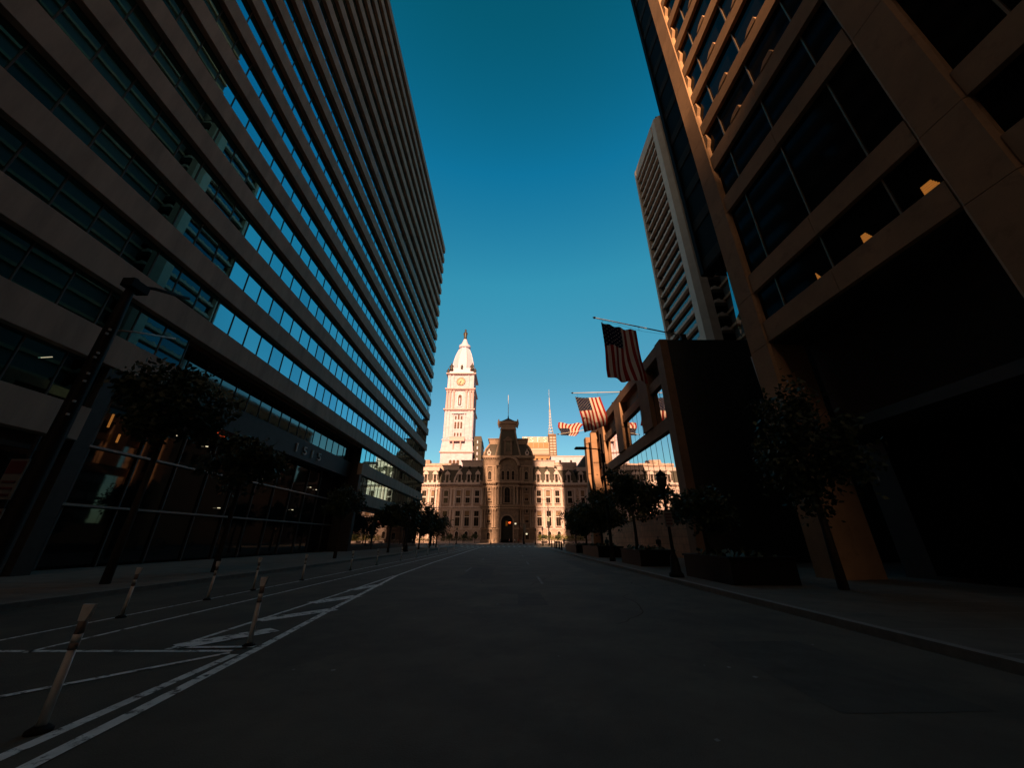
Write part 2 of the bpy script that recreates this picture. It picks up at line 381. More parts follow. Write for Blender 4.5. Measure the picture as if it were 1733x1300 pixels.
for k in range(21):
    zb = 6.0 + FL*k; top = zb+1.62 if k < 20 else 87.2
    for a0, a1 in {0: [(Y0, 17.3), (52.5, Y1)], 1: [(Y0, 21.2), (52.0, Y1)]}.get(k, [(Y0, Y1)]): left_band(a0, a1, zb, top)
    if k == 20: continue
    for a0, a1 in ([(Y0, 17.3), (52.5, Y1)] if k == 0 else [(Y0, 21.2), (52.0, Y1)] if k == 1 else [(Y0, Y1)]):
        rw = left_ribbon(a0, a1, top, 6.0+FL*(k+1))
        if a0 == Y0 and k == 0:
            MB().tube([(-21.36,14.80,9.20),(-21.36,15.15,9.42)], .022, 6).build('ceiling_light', LITY, rw)
for pts in ([(-22.0,18.75,9.05),(-22.0,19.75,9.62)], [(-22.0,19.85,9.66),(-22.0,20.25,9.92)]):
    MB().tube(pts, .02, 6).build('entrance_light', LITY, OB)
# far end wall bands
mb = MB()
for k in range(20): mb.box(-38.9, -21.5, Y1-.45, Y1-.2, 6.0+FL*k+1.62, 6.0+FL*(k+1), 0)
mb.build('end_window', GLASSL, OB)
mb = MB()
for k in range(21): mb.box(-39.2, -21.63, Y1-.48, Y1, 6.0+FL*k, (6.0+FL*k+1.62) if k < 20 else 87.2)
mb.build('end_spandrel', SPAN, OB)
MB().box(-39, -21.5, Y0+.2, Y1-.3, 86.5, 86.8).build('roof', SOFFIT, OB)
# entrance recess, three storeys high
mb = MB()
for i in range(19):
    ya, yb = 21.3+i*1.62, 21.3+(i+1)*1.62-.06; t = rnd.gauss(0, .004)
    mb.add([(-22.6,ya,11.55),(-22.6+t,yb,11.55),(-22.6+t,yb,13.93),(-22.6,ya,13.93)], [(0,1,2,3)], 0)
    mb.box(-22.64, -22.55, yb, yb+.06, 11.55, 13.93, 1)
mb.build('upper_lobby_window', [mat('teal_lobby_glass', (.10,.16,.16), .04, metal=1.0, bump=.02, bscale=.8), MULL], OB)
MB().box(-23.9, -22.5, 20.9, 52.3, 9.5, 11.55).build('sign_beam', GRANITE, OB)
mb = MB()
for i in range(12):
    ya, yb = 17.4+i*2.9, 17.4+(i+1)*2.9-.1
    for z0, z1 in ((.3, 3.2), (3.35, 6.3), (6.45, 9.5)):
        mb.box(-23.9, -23.72, ya, yb, z0, z1, 0)
    mb.box(-23.95, -23.6, yb, yb+.1, .15, 9.5, 1)
mb.build('lobby_window', [LOBBYG, MULL], OB)
mb = MB()
for z in (3.25, 6.35): mb.box(-23.7, -23.5, 17.4, 52.2, z, z+.12)
mb.build('lobby_transom', GREYM, OB)
for y0_, y1_ in ((17.3, 18.0), (51.6, 52.4)):
    MB().box(-23.9, -21.05, y0_, y1_, .1, 9.9).build('entrance_pier', GRANITE, OB)
SHOPG = mat('shop_glass', (.012,.012,.012), .02, spec=1.0, bump=.012, bscale=.8)
for ya, yb in ((4.5, 10.7), (11, 17.2), (52.7, 61), (61.4, 70), (70.4, 79), (79.4, 89.8)):
    mb = MB(); mb.box(-21.9, -21.55, ya, yb, .7, 5.3, 0)
    mb.box(-21.6, -21.48, ya, ya+.15, .3, 6, 1); mb.box(-21.6, -21.48, ya+.15, yb, 5.3, 5.5, 1); mb.box(-21.6, -21.4, ya, yb, .15, .7, 1)
    mb.build('shop_window', [SHOPG, GRANITE], OB)
for i, ch in enumerate('1515'):
    tm = text_mesh(ch, 1.25, .05); tm.materials.append(STEELL)
    tm.transform(Matrix.Scale(1.5, 4, Vector((1,0,0)))); tm.transform(Matrix.Rotation(R(90), 4, 'X')); tm.transform(Matrix.Rotation(R(90), 4, 'Z'))
    nb = bpy.data.objects.new('house_number_digit', tm); COL.objects.link(nb); nb.parent = OB
    nb.location = (-22.43+30, 37.3+i*1.62-45, 10.05)
for (y, z, s) in ((24.2,8.9,.10),(25.0,8.3,.10),(27.9,8.2,.09),(27.2,9.1,.08),(35.8,6.9,.12),(44.2,7.2,.1),(45.6,7.1,.09),(31.0,3.9,.11),(41.5,4.5,.1)):
    MB().lathe(-23.55, y, [(z, s), (z+.04, s)], 8).build('downlight', LITW, OB)
mb = MB()
for i in range(5): mb.box(-23.55, -23.5, 27.6+i*.42, 27.6+i*.42+.22, 9.35, 9.95)
for z in (9.30, 9.62, 9.95): mb.box(-23.54, -23.505, 27.55, 29.5, z, z+.07)
mb.build('lit_sign', LITR, OB)
for y, z, h in ((20.5, 7.6, .8), (21.3, 6.9, .5)): MB().box(-23.5, -23.45, y, y+.10, z, z+h).build('wall_lamp', LITO, OB)

# ------------------------------------------------------------------ right foreground tower with concrete piers and beams
RETB = mat('shaded_dark_concrete', (0.05, 0.042, 0.036), 0.9); RETG = mat('shade_dark_panel', (0.014, 0.013, 0.012), 0.7, spec=0.15)
TA = thing('office_tower', (30, -5, 0), 'dark tower on the right with concrete piers and beams lit orange near the top', 'office tower')
AX = 12.7; HA = 152
ROT = R(3.4)                                  # the block stands a little askew to the street
def ra(mb):
    c_, s_ = math.cos(ROT), math.sin(ROT)
    mb.v = [(AX+(x-AX)*c_-(y-17.1)*s_, 17.1+(x-AX)*s_+(y-17.1)*c_, z) for x, y, z in mb.v]
    return mb
mb = MB(); mb.box(13.0, 52, -46, 16.0, 10.6, 19.2); mb.box(13.0, 52, -46, 16.9, 19.25, HA); mb.box(15.1, 52, 16.9, 21.0, 19.25, HA); mb.box(16.5, 52, -46, 16.8, 0.1, 6.0); mb.box(15.0, 52, -46, 15.9, 6.1, 10.6); ra(mb).build('wall', DARKB, TA)
piers = [17.1-9.35*k for k in range(7)]
for py in piers:
    mb = MB(); x0, y0, y1 = AX, py-1.35, py
    c = .10; z = .1
    for zt in [6.2, 10.6, 13.6, 19.5] + [23.1+3.33*i for i in range(39)]:
        x1 = 13.7 if zt < 7 else 13.35 if zt < 11 else 13.02
        poly = [(x0+c,y0),(x1,y0),(x1,y1),(x0+c,y1),(x0,y1-c),(x0,y0+c)]
        mb.prism(poly, lambda a, b, d: (a, b, d), z, zt-.025)
        if zt > 25: mb.prism([(y0-.26, zt-.75), (y0, zt-1.2), (y0, zt-.05), (y0-.2, zt-.2)], lambda p, q, d: (d, p, q), AX+.05, 13.0)
        z = zt
    mb.box(13.0, 14.7, py-1.2, py-.15, .1, HA)
    ra(mb).build('pier', CONCA, TA)
bz = [10.66, 13.6, 19.45, 23.1] + [26.45+3.33*i for i in range(36)]
rest_b, rest_w = MB(), MB()
for i, z in enumerate(bz):
    h = 1.1 if i < 4 else .95
    z1 = bz[i+1] if i+1 < len(bz) else HA
    for j in range(len(piers)-1):
        own = i < 20 and j < 3
        mb = MB() if own else rest_b
        ya, yb = piers[j+1]+.004, piers[j]-1.35-.004
        ym = (ya+yb)/2
        mb.box(AX+.05, 12.98, ya, ym-.012, z, z+h); mb.box(AX+.05, 12.98, ym+.012, yb, z, z+h); mb.box(AX+.07, 12.96, ym-.02, ym+.02, z+.02, z+h-.02)
        if i >= 3:
            for t in (.345, .665):
                yc = ya+(yb-ya)*t
                mb.prism([(yc-.34, z+h-.02), (yc+.55, z+h-.02), (yc+.22, z+h+.30), (yc-.26, z+h+.36)], lambda p, q, d: (d, p, q), AX+.02, 12.97)
        if own: ra(mb).build('beam', CONCA, TA)
        mb = MB() if own else rest_w
        ya, yb = piers[j+1], piers[j]-1.35
        for q in range(6):
            a0 = ya+(yb-ya)*q/6; a1 = ya+(yb-ya)*(q+1)/6; t = rnd.gauss(0, .003)
            mb.add([(12.99,a0,z+.01),(12.99+t*.3,a1,z+.01),(12.99+t*.3,a1,z1-.01),(12.99,a0,z1-.01)], [(0,1,2,3)], 0)
            if q % 2 == 0: mb.box(12.90, 12.975, a1-.03, a1+.03, z+h, z1, 1)
        if not own: continue
        rw = ra(mb).build('ribbon_window', [GLASSA, BRASSM], TA)
        if i == 0 and j == 0:
            for ya, za, s in ((7.95,11.90,.42), (10.15, 11.90, .30), (12.4, 11.88, .14)):
                mq = MB()
                for q in range(4): mq.box(12.93, 12.975, ya+q*.04, ya+s, za+q*.09, za+q*.09+.065)
                ra(mq).build('lit_blind', LITO, rw)
ra(rest_b).build('beam', CONCA, TA)['kind'] = 'stuff'; ra(rest_w).build('ribbon_window', [GLASSA, BRASSM], TA)['kind'] = 'stuff'
# bay beyond the corner pier, set back; the pier's shade is put into its dark colours
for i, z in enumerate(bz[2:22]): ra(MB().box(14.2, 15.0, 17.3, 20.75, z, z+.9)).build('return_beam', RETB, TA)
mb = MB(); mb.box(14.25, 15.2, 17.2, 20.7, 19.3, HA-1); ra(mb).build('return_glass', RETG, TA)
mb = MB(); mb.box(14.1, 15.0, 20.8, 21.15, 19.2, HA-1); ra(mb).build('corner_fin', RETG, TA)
# glazed entrance fins behind the corner pier
FING = mat('entrance_glass', (.85,.85,.85), .03, metal=1.0)
REFLG = mat('pale_reflection_glass', (.80,.78,.76), .4)  # pale colour stands in for reflections in the lower panes
for pts in ([(14.74,19.71,19.03),(13.14,17.94,13.42),(12.88,17.58,12.0),(13.52,17.80,14.14)], [(13.84,18.64,11.3),(13.96,18.36,11.24),(12.92,17.2,7.4)], [(13.8,18.66,7.73),(13.94,18.38,7.74),(12.95,17.24,4.1)]):
    n_ = Vector((-.88,-.38,.37)).normalized()*.03; m_ = len(pts)
    v_ = [Vector(p) for p in pts] + [Vector(p)-n_ for p in pts]
    MB().add(v_, [tuple(range(m_)), tuple(reversed(range(m_, 2*m_)))] + [(i, i+m_, (i+1)%m_+m_, (i+1)%m_) for i in range(m_)]).build('entrance_glass', FING if pts[0][2] > 15 else REFLG, TA)
for j in range(5):
    mb = MB(); mb.box(16.3, 16.48, piers[j+1]+.2, piers[j]-1.5, .3, 5.6, 0); mb.box(16.2, 16.32, piers[j+1]+4, piers[j+1]+4.12, .3, 5.6, 1)
    mb.build('shop_window', [GLASSA, BLACKM], TA)
MB().box(13.8, 16.6, -46, 16.9, 5.7, 6.1).build('canopy', DARKB, TA)
MB().box(14.6, 52, -46, 20.5, HA, HA+.5).build('roof', SOFFIT, TA)

# ------------------------------------------------------------------ right low building with mirror glass
TB = thing('low_building', (22, 46, 0), 'low brown concrete building with flagpoles and mirror glass reflecting the hall', 'building')
BX, BY0, BY1, BH = 14.5, 30.8, 64.6, 19.5
mb = MB(); mb.box(15.6, 44, BY0+.3, BY1-.3, .1, BH-1.2, 0); mb.build('wall', DARKB, TB)
mb = MB(); mb.box(15.2, 44, BY0-.02, BY0+.28, .1, BH-.02); mb.build('end_wall', GRANITE, TB)
mb = MB(); mb.box(BX, 15.6, BY0+1.3, BY1, BH-1.15, BH); mb.box(15.62, 44, BY0+.3, BY0+.9, BH-1.1, BH-.01); mb.build('parapet', CONCB, TB)
mb = MB(); mb.box(BX+.1, 15.5, BY0+1.3, BY1-1.5, 15.5, 16.5); mb.build('upper_beam', CONCB, TB)
mb = MB(); mb.box(BX+.05, 15.5, BY0+1.3, BY1-1.5, 10.85, 12.05); mb.build('lower_beam', CONCB, TB)
mb = MB(); mb.box(BX-.05, 15.55, BY0+1.3, BY1-1.5, .1, 3.6); mb.box(BX-.12, 15.5, BY0+1.3, BY1-1.5, 3.6, 3.75); mb.build('base_wall', BASEB, TB)
MB().box(BX-.06, 15.18, BY0-.05, BY0+1.28, .1, BH+.02).build('corner_pier', CONCB, TB)
MB().box(BX-1.2, 15.5, BY1-1.45, BY1+.2, .1, BH-1.2).build('end_pier', CONCB, TB)
MB().box(BX-.9, 15.5, BY1-4.4, BY1-3.6, 3.8, BH-1.18).build('end_pier', CONCB, TB)
for i, yc in enumerate((36.8, 46.7, 56.4)):
    MB().box(BX-.12, 15.5, yc-1.35, yc+1.35, 12.06, BH-1.16).build('pier', CONCB, TB)
def mirror_win(name, a0, a1, z0, z1, n, x=14.9):
    mb = MB(); w = (a1-a0)/n
    for i in range(n):
        ya, yb = a0+i*w+.03, a0+(i+1)*w-.03; t, t2 = rnd.gauss(0, .004), rnd.gauss(0, .003)
        mb.add([(x-t*w/2-t2,ya,z0),(x+t*w/2-t2,yb,z0),(x+t*w/2+t2,yb,z1),(x-t*w/2+t2,ya,z1)], [(0,1,2,3)], 0)
        mb.box(x-.012, x+.03, yb, yb+.06, z0, z1, 1)
    mb.box(x-.05, x+.04, a0, a1, z0-.05, z0+.03, 1); mb.box(x-.05, x+.04, a0, a1, z1-.03, z1+.05, 1)
    mb.build(name, [GLASSB, BLACKM], TB)
mirror_win('shopfront_glass', BY0+1.4, 63.0, 3.8, 10.8, 21, 14.85)
for a0, a1 in ((32.2, 35.4), (38.2, 45.3), (48.1, 55.0), (57.8, 60.0)): mirror_win('window', a0, a1, 12.1, 15.45, max(2, round((a1-a0)/1.4)))
for a0, a1 in ((32.2, 35.4), (38.2, 45.3), (48.1, 55.0), (57.8, 60.0)):
    MB().box(15.3, 15.4, a0, a1, 16.55, BH-1.2).build('recess_panel', DARKB, TB)
for y in (41.5, 50.0, 57.5):
    MB().lathe(BX+.5, y, [(BH,.10),(BH+.25,.10),(BH+.3,.22),(BH+.55,.22),(BH+.6,.05)], 10).build('roof_floodlight', BLACKM, TB)

# ------------------------------------------------------------------ far residential/office tower behind it
TC = thing('distant_tower', (60, 90, 0), 'pale concrete high-rise with thin floor slabs rising behind the low brown building', 'tower block')
CX, CY0, CY1, CH_ = 45.0, 71.5, 91.2, 124.0
mb = MB(); mb.box(46.2, 80, CY0+1.4, CY1, .1, CH_-2); mb.build('wall', GLASSA, TC)
mb = MB(); c = 1.2
mb.prism([(CX,CY0+c),(CX+c,CY0),(CX+3.2,CY0),(CX+3.2,CY0+3.4),(CX,CY0+3.4)], lambda p, q, d: (p, q, d), .1, CH_); mb.build('corner_pier', CONCC, TC)
mb = MB(); mb.box(CX-.2, CX+1.4, CY1-1.0, CY1, .1, CH_); mb.build('edge_pier', CONCC, TC)
mb = MB(); mb.box(CX-.15, CX+1.3, CY0+3.42, CY1-1.02, CH_-4.2, CH_-.1); mb.build('crown_band', CONCC, TC)
mb = MB(); mb.box(CX+3.22, 80, CY0-.1, CY0+1.3, CH_-4.2, CH_-.1); mb.build('crown_band', CONCC, TC)
for k in range(31):
    z = 3.6+3.8*k
    if z > CH_-6: break
    mb = MB(); mb.box(CX+.1, CX+1.1, CY0+3.42, CY1-1.02, z, z+.75)
    for q in range(6):
        y = CY0+4.5+q*2.55; mb.box(CX+.12, CX+1.0, y-.3, y+.3, z+.75, z+1.05)
    mb.box(CX+3.22, 79.5, CY0-.6, CY0+.9, z, z+.75)
    for q in range(12):
        x = CX+4.2+q*2.6; mb.box(x-.3, x+.3, CY0-.55, CY0+.8, z+.75, z+1.1)
    mb.build('floor_slab', CONCC, TC)
    mb = MB(); mb.box(CX+1.0, CX+1.1, CY0+3.43, CY1-1.03, z+1.06, z+3.79, 0); mb.box(CX+3.3, 79.4, CY0+1.0, CY0+1.1, z+1.11, z+3.79, 0)
    mb.build('ribbon_window', mat('tower_glass', (.10,.13,.14), .05, metal=1.0), TC)
MB().box(CX+.5, 80, CY0+.5, CY1-.2, CH_-.1, CH_+.4).build('roof', SOFFIT, TC)

TD = thing('rear_tower', (66, 48, 0), 'dark slab tower hidden behind the right foreground tower and mirrored in the left windows', 'tower block')
MB().box(50.5, 84, 17, 70.5, .1, 165).build('wall', DARKB, TD)
for k in range(42):
    MB().box(49.9, 50.5, 17, 70.5, 3.6+3.8*k, 4.3+3.8*k).build('floor_slab', CONCB, TD)
TE = thing('corner_building', (75, 135, 0), 'dark mid-rise block beyond the low brown building, mirrored in the left windows', 'building')
MB().box(50, 100, 100, 168, .1, 47).build('wall', CONCB, TE); MB().box(49.6, 100, 99.6, 168.4, 47, 48.2).build('cornice', CONCB, TE); MB().box(60, 80, 115, 140, 48.2, 53).build('penthouse', DARKB, TE)
for k in range(9):
    for q in range(14): MB().box(49.9, 50.05, 102+q*4.7, 104.6+q*4.7, 4+k*4.7, 7+k*4.7).build('window', GLASSA, TE) if k > 3 else None
# ------------------------------------------------------------------ city hall
CX0, FY = -1.2, 175.0
HALL = thing('city_hall', (CX0, 170, 0), 'ornate stone city hall with mansard roofs and a white clock tower closing the street', 'city hall')
mb = MB(); mb.box(-76, 74, FY, FY+22, .15, 25.6, 0)
for s in (-1, 1):
    xa, xb = sorted((CX0+s*11.4, CX0+s*25.2)); mb.box(xa, xb, FY-.9, FY+.1, .15, 25.4, 0)
    xa, xb = sorted((CX0+s*32.6, CX0+s*75)); mb.box(xa, xb, FY-.6, FY+.1, .15, 25.4, 0)
mb.build('wall', STONE, HALL)
mb = MB(); mb.box(-76.5, 74.5, FY-.35, FY+.1, .15, 1.3)
for s in (-1, 1):
    xa, xb = sorted((CX0+s*11.5, CX0+s*25.4)); mb.box(xa, xb, FY-1.3, FY-.5, .15, 1.3)
mb.build('plinth', STONEL, HALL)
def front_y(x):
    d = abs(x-CX0)
    return FY-.9 if d < 25.2 else (FY if d < 32.6 else FY-.6)
def course(name, z0, z1, p, m):
    for s in (-1, 1):
        for d0, d1 in ((11.7, 25.3), (25.3, 32.5), (32.5, 75.2)):
            mb = MB()
            xa, xb = sorted((CX0+s*d0, CX0+s*d1)); fy = front_y((xa+xb)/2)
            mb.box(xa, xb, fy-p, fy+.3, z0, z1)
            if p > .5:
                n = int((xb-xa)/.8)
                for k in range(n): mb.box(xa+k*.8+.2, xa+k*.8+.55, fy-p*.7, fy, z0-.45, z0)
            mb.build(name, m, HALL)
course('string_course', 5.5, 6.05, .25, STONEL); course('string_course', 14.1, 14.6, .30, STONEL); course('string_course', 14.9, 15.35, .85, STONEL)
course('string_course', 23.2, 23.55, .3, STONEL); course('cornice', 24.9, 25.85, 1.3, STONEL)

def mk_window(name, w, h, arch=False, split=None, blind=0.0, hood=True):
    mb = MB(); t = .28; d = .55
    if arch:
        n = 10; r = w/2
        arc = [(r*math.cos(math.pi*i/n), h-r+r*math.sin(math.pi*i/n)) for i in range(n+1)]
        ro = r+t; arco = [(ro*math.cos(math.pi*i/n), h-r+ro*math.sin(math.pi*i/n)) for i in range(n+1)]
        poly = [(-ro,0)] + list(reversed(arco)) + [(ro,0),(r,0)] + arc + [(-r,0)]
        mb.prism(poly, lambda p, q, dd: (p, dd, q), -d, 0, 0)
        gl = [(-r,0),(r,0)] + arc; mb.add([(p,-.05,q) for p, q in gl], [tuple(range(len(gl)))], 1)
        mb.prism([(-.16, h+.02), (.16, h+.02), (.22, h+.5), (-.22, h+.5)], lambda p, q, dd: (p, dd, q), -d-.12, 0, 0)
        top = h - r
    else:
        mb.box(-w/2-t, -w/2, -d, 0, 0, h, 0); mb.box(w/2, w/2+t, -d, 0, 0, h, 0); mb.box(-w/2-t, w/2+t, -d, 0, h, h+t, 0)
        mb.add([(-w/2,-.05,0),(w/2,-.05,0),(w/2,-.05,h),(-w/2,-.05,h)], [(0,1,2,3)], 1)
        if hood: mb.box(-w/2-t-.2, w/2+t+.2, -d-.25, 0, h+t, h+t+.25, 0)
        top = h
    mb.box(-w/2-t-.12, w/2+t+.12, -d-.18, 0, -.3, 0, 0)
    mb.box(-.05, .05, -.12, -.055, 0, top, 2); mb.box(-w/2, w/2, -.12, -.055, top*.5-.05, top*.5+.05, 2)
    mb.box(-w/2, -w/2+.08, -.12, -.052, 0, top, 2); mb.box(w/2-.08, w/2, -.12, -.052, 0, top, 2)
    if split:
        for z0, z1 in split: mb.box(-w/2, w/2, -d+.06, -.055, z0, z1, 0)
    if blind: mb.add([(-w/2+.08,-.051,top*(1-blind)),(w/2-.08,-.051,top*(1-blind)),(w/2-.08,-.051,top-.05),(-w/2+.08,-.051,top-.05)], [(0,1,2,3)], 3)
    return mb.build(name, [STONEL, HGLASS, HFRAME, BLIND])
WB = Rep(mk_window('window', 1.5, 2.9, True)); 
W1 = [Rep(mk_window('window', 2.1, 6.4, split=[(3.7,4.1)], blind=b)) for b in (0, 0, .3)]
W2 = [Rep(mk_window('window', 2.0, 5.5, split=[(2.4,3.0)], blind=b)) for b in (0, 0, .4)]
pm = MB(); pm.box(-.42, .42, -.5, 0, .6, 7.3); pm.box(-.6, .6, -.7, 0, 0, .6); pm.box(-.52, .52, -.6, 0, 6.9, 7.3); pm.box(-.62, .62, -.72, 0, 7.3, 7.8); PL = Rep(pm.build('pilaster', STONEL))
def mk_dormer():
    mb = MB(); mb.box(-.95, -.62, -.5, 2.2, 0, 3.3, 0); mb.box(.62, .95, -.5, 2.2, 0, 3.3, 0)
    n = 8; poly = [(-1.25,3.1),(-1.25,3.35)] + [(1.15*math.cos(math.pi-math.pi*i/n), 3.35+1.0*math.sin(math.pi*i/n)) for i in range(n+1)] + [(1.25,3.35),(1.25,3.1)]
    mb.prism(poly, lambda p, q, d: (p, d, q), -.75, 2.4, 0)
    mb.box(-1.6, -.95, -.5, .3, 0, .9, 0); mb.box(.95, 1.6, -.5, .3, 0, .9, 0); mb.box(-.7, .7, -.7, 0, -.15, .12, 0)
    mb.prism([(-.2,4.3),(.2,4.3),(.12,4.95),(-.12,4.95)], lambda p, q, d: (p, d, q), -.7, -.3, 0)
    mb.add([(-.62,-.1,.12),(.62,-.1,.12),(.62,-.1,3.1),(-.62,-.1,3.1)], [(0,1,2,3)], 1)
    mb.box(-.62, .62, -.2, -.11, 1.5, 1.62, 2); mb.box(-.05, .05, -.18, -.11, .12, 3.1, 2)
    mb.v = [(p[0], p[1], p[2]*1.22) for p in mb.v]
    return mb.build('dormer', [STONEL, HGLASS, HFRAME])
DM = Rep(mk_dormer())
offs = [14.2, 18.45, 22.7, 28.6, 34.3, 38.6, 43.0, 47.4, 51.8]
for s in (-1, 1):
    for i, d in enumerate(offs):
        x = CX0+s*d; fy = front_y(x)
        WB.at(HALL, (x, fy, 1.9)); rnd.choice(W1).at(HALL, (x, fy, 7.0)); rnd.choice(W2).at(HALL, (x, fy, 16.8))
        if d < 46: DM.at(HALL, (x, fy+.35, 25.9))
    for d in (12.1, 16.3, 20.6, 24.6, 26.3, 30.9, 33.2, 36.4, 40.8, 45.2):
        x = CX0+s*d; fy = front_y(x); PL.at(HALL, (x, fy, 6.05)); PL.at(HALL, (x, fy, 15.35))
# mansard roofs: each section one part with its ribs as sub-parts
def mansard(name, x0, x1, y0, y1, z0, z1, inset, cap_z, ribs=True, tm=STONEL, p=2.2):
    cx, cy, hx, hy = (x0+x1)/2, (y0+y1)/2, (x1-x0)/2, (y1-y0)/2
    rings = []
    for i in range(7):
        t = i/6; ins = inset*(1-math.cos(t*math.pi/2)) if p > 2 else inset*t
        rings.append((z0+(z1-z0)*t, hx-ins, hy-ins))
    ro = MB().frustum(cx, cy, rings).build(name, SLATE, HALL)
    if ribs:
        for sx_ in (-1, 1):
            MB().tube([(cx+sx_*q[1], cy-q[2], q[0]) for q in rings], .46, 6).build('hip_rib', tm, ro)
    if cap_z:
        hx2, hy2 = rings[-1][1], rings[-1][2]
        mb = MB(); mb.frustum(cx, cy, [(z1,hx2+.1,hy2+.1),(z1+(cap_z-z1)*.35,hx2+.25,hy2+.25),(z1+(cap_z-z1)*.8,hx2+.5,hy2+.5),(cap_z-.3,hx2+1.0,hy2+1.0),(cap_z,hx2+1.0,hy2+1.0)])
        mb.build('roof_cornice', tm, ro)
    return ro
for s in (-1, 1):
    xa, xb = sorted((CX0+s*9.0, CX0+s*25.1)); mansard('mansard_roof', xa, xb, FY-.7, FY+17, 25.85, 33.8, 3.2, 36.9)
    xa, xb = sorted((CX0+s*22.0, CX0+s*32.4)); mansard('mansard_roof', xa, xb, FY+.1, FY+18, 25.85, 32.2, 1.6, 34.4, ribs=False)
    xa, xb = sorted((CX0+s*32.4, CX0+s*55)); 
    ro = MB().frustum((xa+xb)/2, FY+10, [(25.85,11.3,10.4),(31.5,10.6,9.6)]).build('mansard_roof', SLATE, HALL)
    MB().frustum((xa+xb)/2, FY+10, [(31.5,11.0,10.0),(33.2,11.2,10.2)]).build('roof_cornice', STONEL, ro)
    if s > 0: MB().frustum((xa+xb)/2, FY+10, [(33.2,10.6,9.6),(40.0,5.6,4.0)]).build('hip_roof', SLATE, HALL)
# round dark vents along the foot of the roof cornices
for s in (-1, 1):
    for d in (14.2, 18.45, 22.7, 28.6):
        x = CX0+s*d; z, y = (33.9, FY+1.75) if d < 25 else (32.3, FY+1.25)
        mb = MB(); ar = [(.85*math.cos(math.pi*i/8), .95*math.sin(math.pi*i/8)) for i in range(9)]
        mb.prism([(x+p, z-.9+q) for p, q in ar], lambda p, q, d_: (p, d_, q), y-.5, y+1.2, 0); mb.prism([(x+p*.55, z-.85+q*.55) for p, q in ar], lambda p, q, d_: (p, d_, q), y-.56, y-.48, 1)
        mb.build('roof_vent', [SLATE, HGLASS], HALL)
# attic ranges behind the front roofs
mb = MB(); mb.box(14, 35, FY+19, FY+32, 25, 38.6); mb.box(14.2, 34.8, FY+18.6, FY+19.2, 37.4, 39.2)
for k in range(7): mb.lathe(16+k*2.8, FY+18.7, [(36.2,.4),(36.9,.4)], 8)
mb.build('attic', STONE, HALL)
mb = MB(); mb.box(-56, -28, FY+19, FY+32, 25, 38.0); mb.box(-56.2, -27.8, FY+18.6, FY+19.2, 37.2, 38.6); mb.box(-50, -43, FY+19.4, FY+24, 38.6, 40.6)
mb.build('attic', STONE, HALL)
for k, x in enumerate((-46.5, -42.5, -38.5)):
    MB().prism([(x+.9*math.cos(math.pi*i/8), 34.4+1.0*math.sin(math.pi*i/8)) for i in range(9)], lambda p, q, d: (p, d, q), FY+18.5, FY+19.1).build('attic_window', HGLASS, HALL)
# central pavilion
PV0, PY = 11.5, 169.4
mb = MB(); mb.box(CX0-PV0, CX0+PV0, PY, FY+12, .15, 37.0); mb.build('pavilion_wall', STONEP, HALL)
def pcourse(name, z0, z1, p):
    mb = MB(); mb.box(CX0-PV0-p, CX0+PV0+p, PY-p, PY+2, z0, z1)
    if p > .5:
        for k in range(28): mb.box(CX0-PV0+k*.83, CX0-PV0+k*.83+.4, PY-p*.7, PY, z0-.5, z0)
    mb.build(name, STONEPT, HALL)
for z0, z1, p in ((.15,1.4,.4),(5.5,6.1,.35),(13.9,14.5,.5),(14.9,15.5,1.0),(23.4,23.9,.5),(24.9,25.7,1.25),(32.4,33.0,.5),(36.4,37.5,1.0)):
    pcourse('pavilion_cornice', z0, z1, p)
# centre bay with the archway
n = 12; r = 2.5; zc = 8.6; xc = CX0-.35; by0, by1 = PY-1.7, PY-.02
hw = 4.7
arc = [(xc+r*math.cos(math.pi*i/n), zc+r*math.sin(math.pi*i/n)) for i in range(n+1)]
poly = [(CX0+hw,.15),(CX0+hw,33.5),(CX0-hw,33.5),(CX0-hw,.15),(xc-r,.15)] + list(reversed(arc)) + [(xc+r,.15)]
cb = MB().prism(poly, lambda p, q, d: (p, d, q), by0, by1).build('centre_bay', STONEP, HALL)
ro = [(xc+(r+.55)*math.cos(math.pi*i/n), zc+(r+.55)*math.sin(math.pi*i/n)) for i in range(n+1)]
MB().prism([(xc+r+.55,.2)] + ro + [(xc-r-.55,.2),(xc-r,.2)] + list(reversed(arc)) + [(xc+r,.2)], lambda p, q, d: (p, d, q), by0-.22, by0+.1).build('archivolt', STONEPT, cb)
MB().prism([(xc+r,.2)] + arc + [(xc-r,.2)], lambda p, q, d: (p, d, q), PY-.4, PY-.05).build('archway', VOID, cb)  # dark panel: shade of the deep passage put into colour
for z0, z1, p in ((5.5,6.1,.3),(13.9,14.5,.45),(14.9,15.5,.7),(23.4,23.9,.4),(24.9,25.7,.8)):
    mb = MB()
    if z0 < 12: mb.box(CX0-hw-p, xc-r-.6, by0-p, by0+.4, z0, z1); mb.box(xc+r+.6, CX0+hw+p, by0-p, by0+.4, z0, z1)
    else: mb.box(CX0-hw-p, CX0+hw+p, by0-p, by0+.4, z0, z1)
    mb.build('bay_cornice', STONEPT, cb)
seg = [(CX0+5.4*math.cos(math.pi*i/16), 32.6+4.6*math.sin(math.pi*i/16)) for i in range(17)]
sei = [(CX0+4.3*math.cos(math.pi*i/16), 32.6+3.5*math.sin(math.pi*i/16)) for i in range(17)]
MB().prism(seg+list(reversed(sei)), lambda p, q, d: (p, d, q), by0-.9, PY+.1).build('curved_pediment', STONEPT, cb)
MB().prism(sei, lambda p, q, d: (p, d, q), by0+.3, PY+.05).build('tympanum', STONEP, cb)
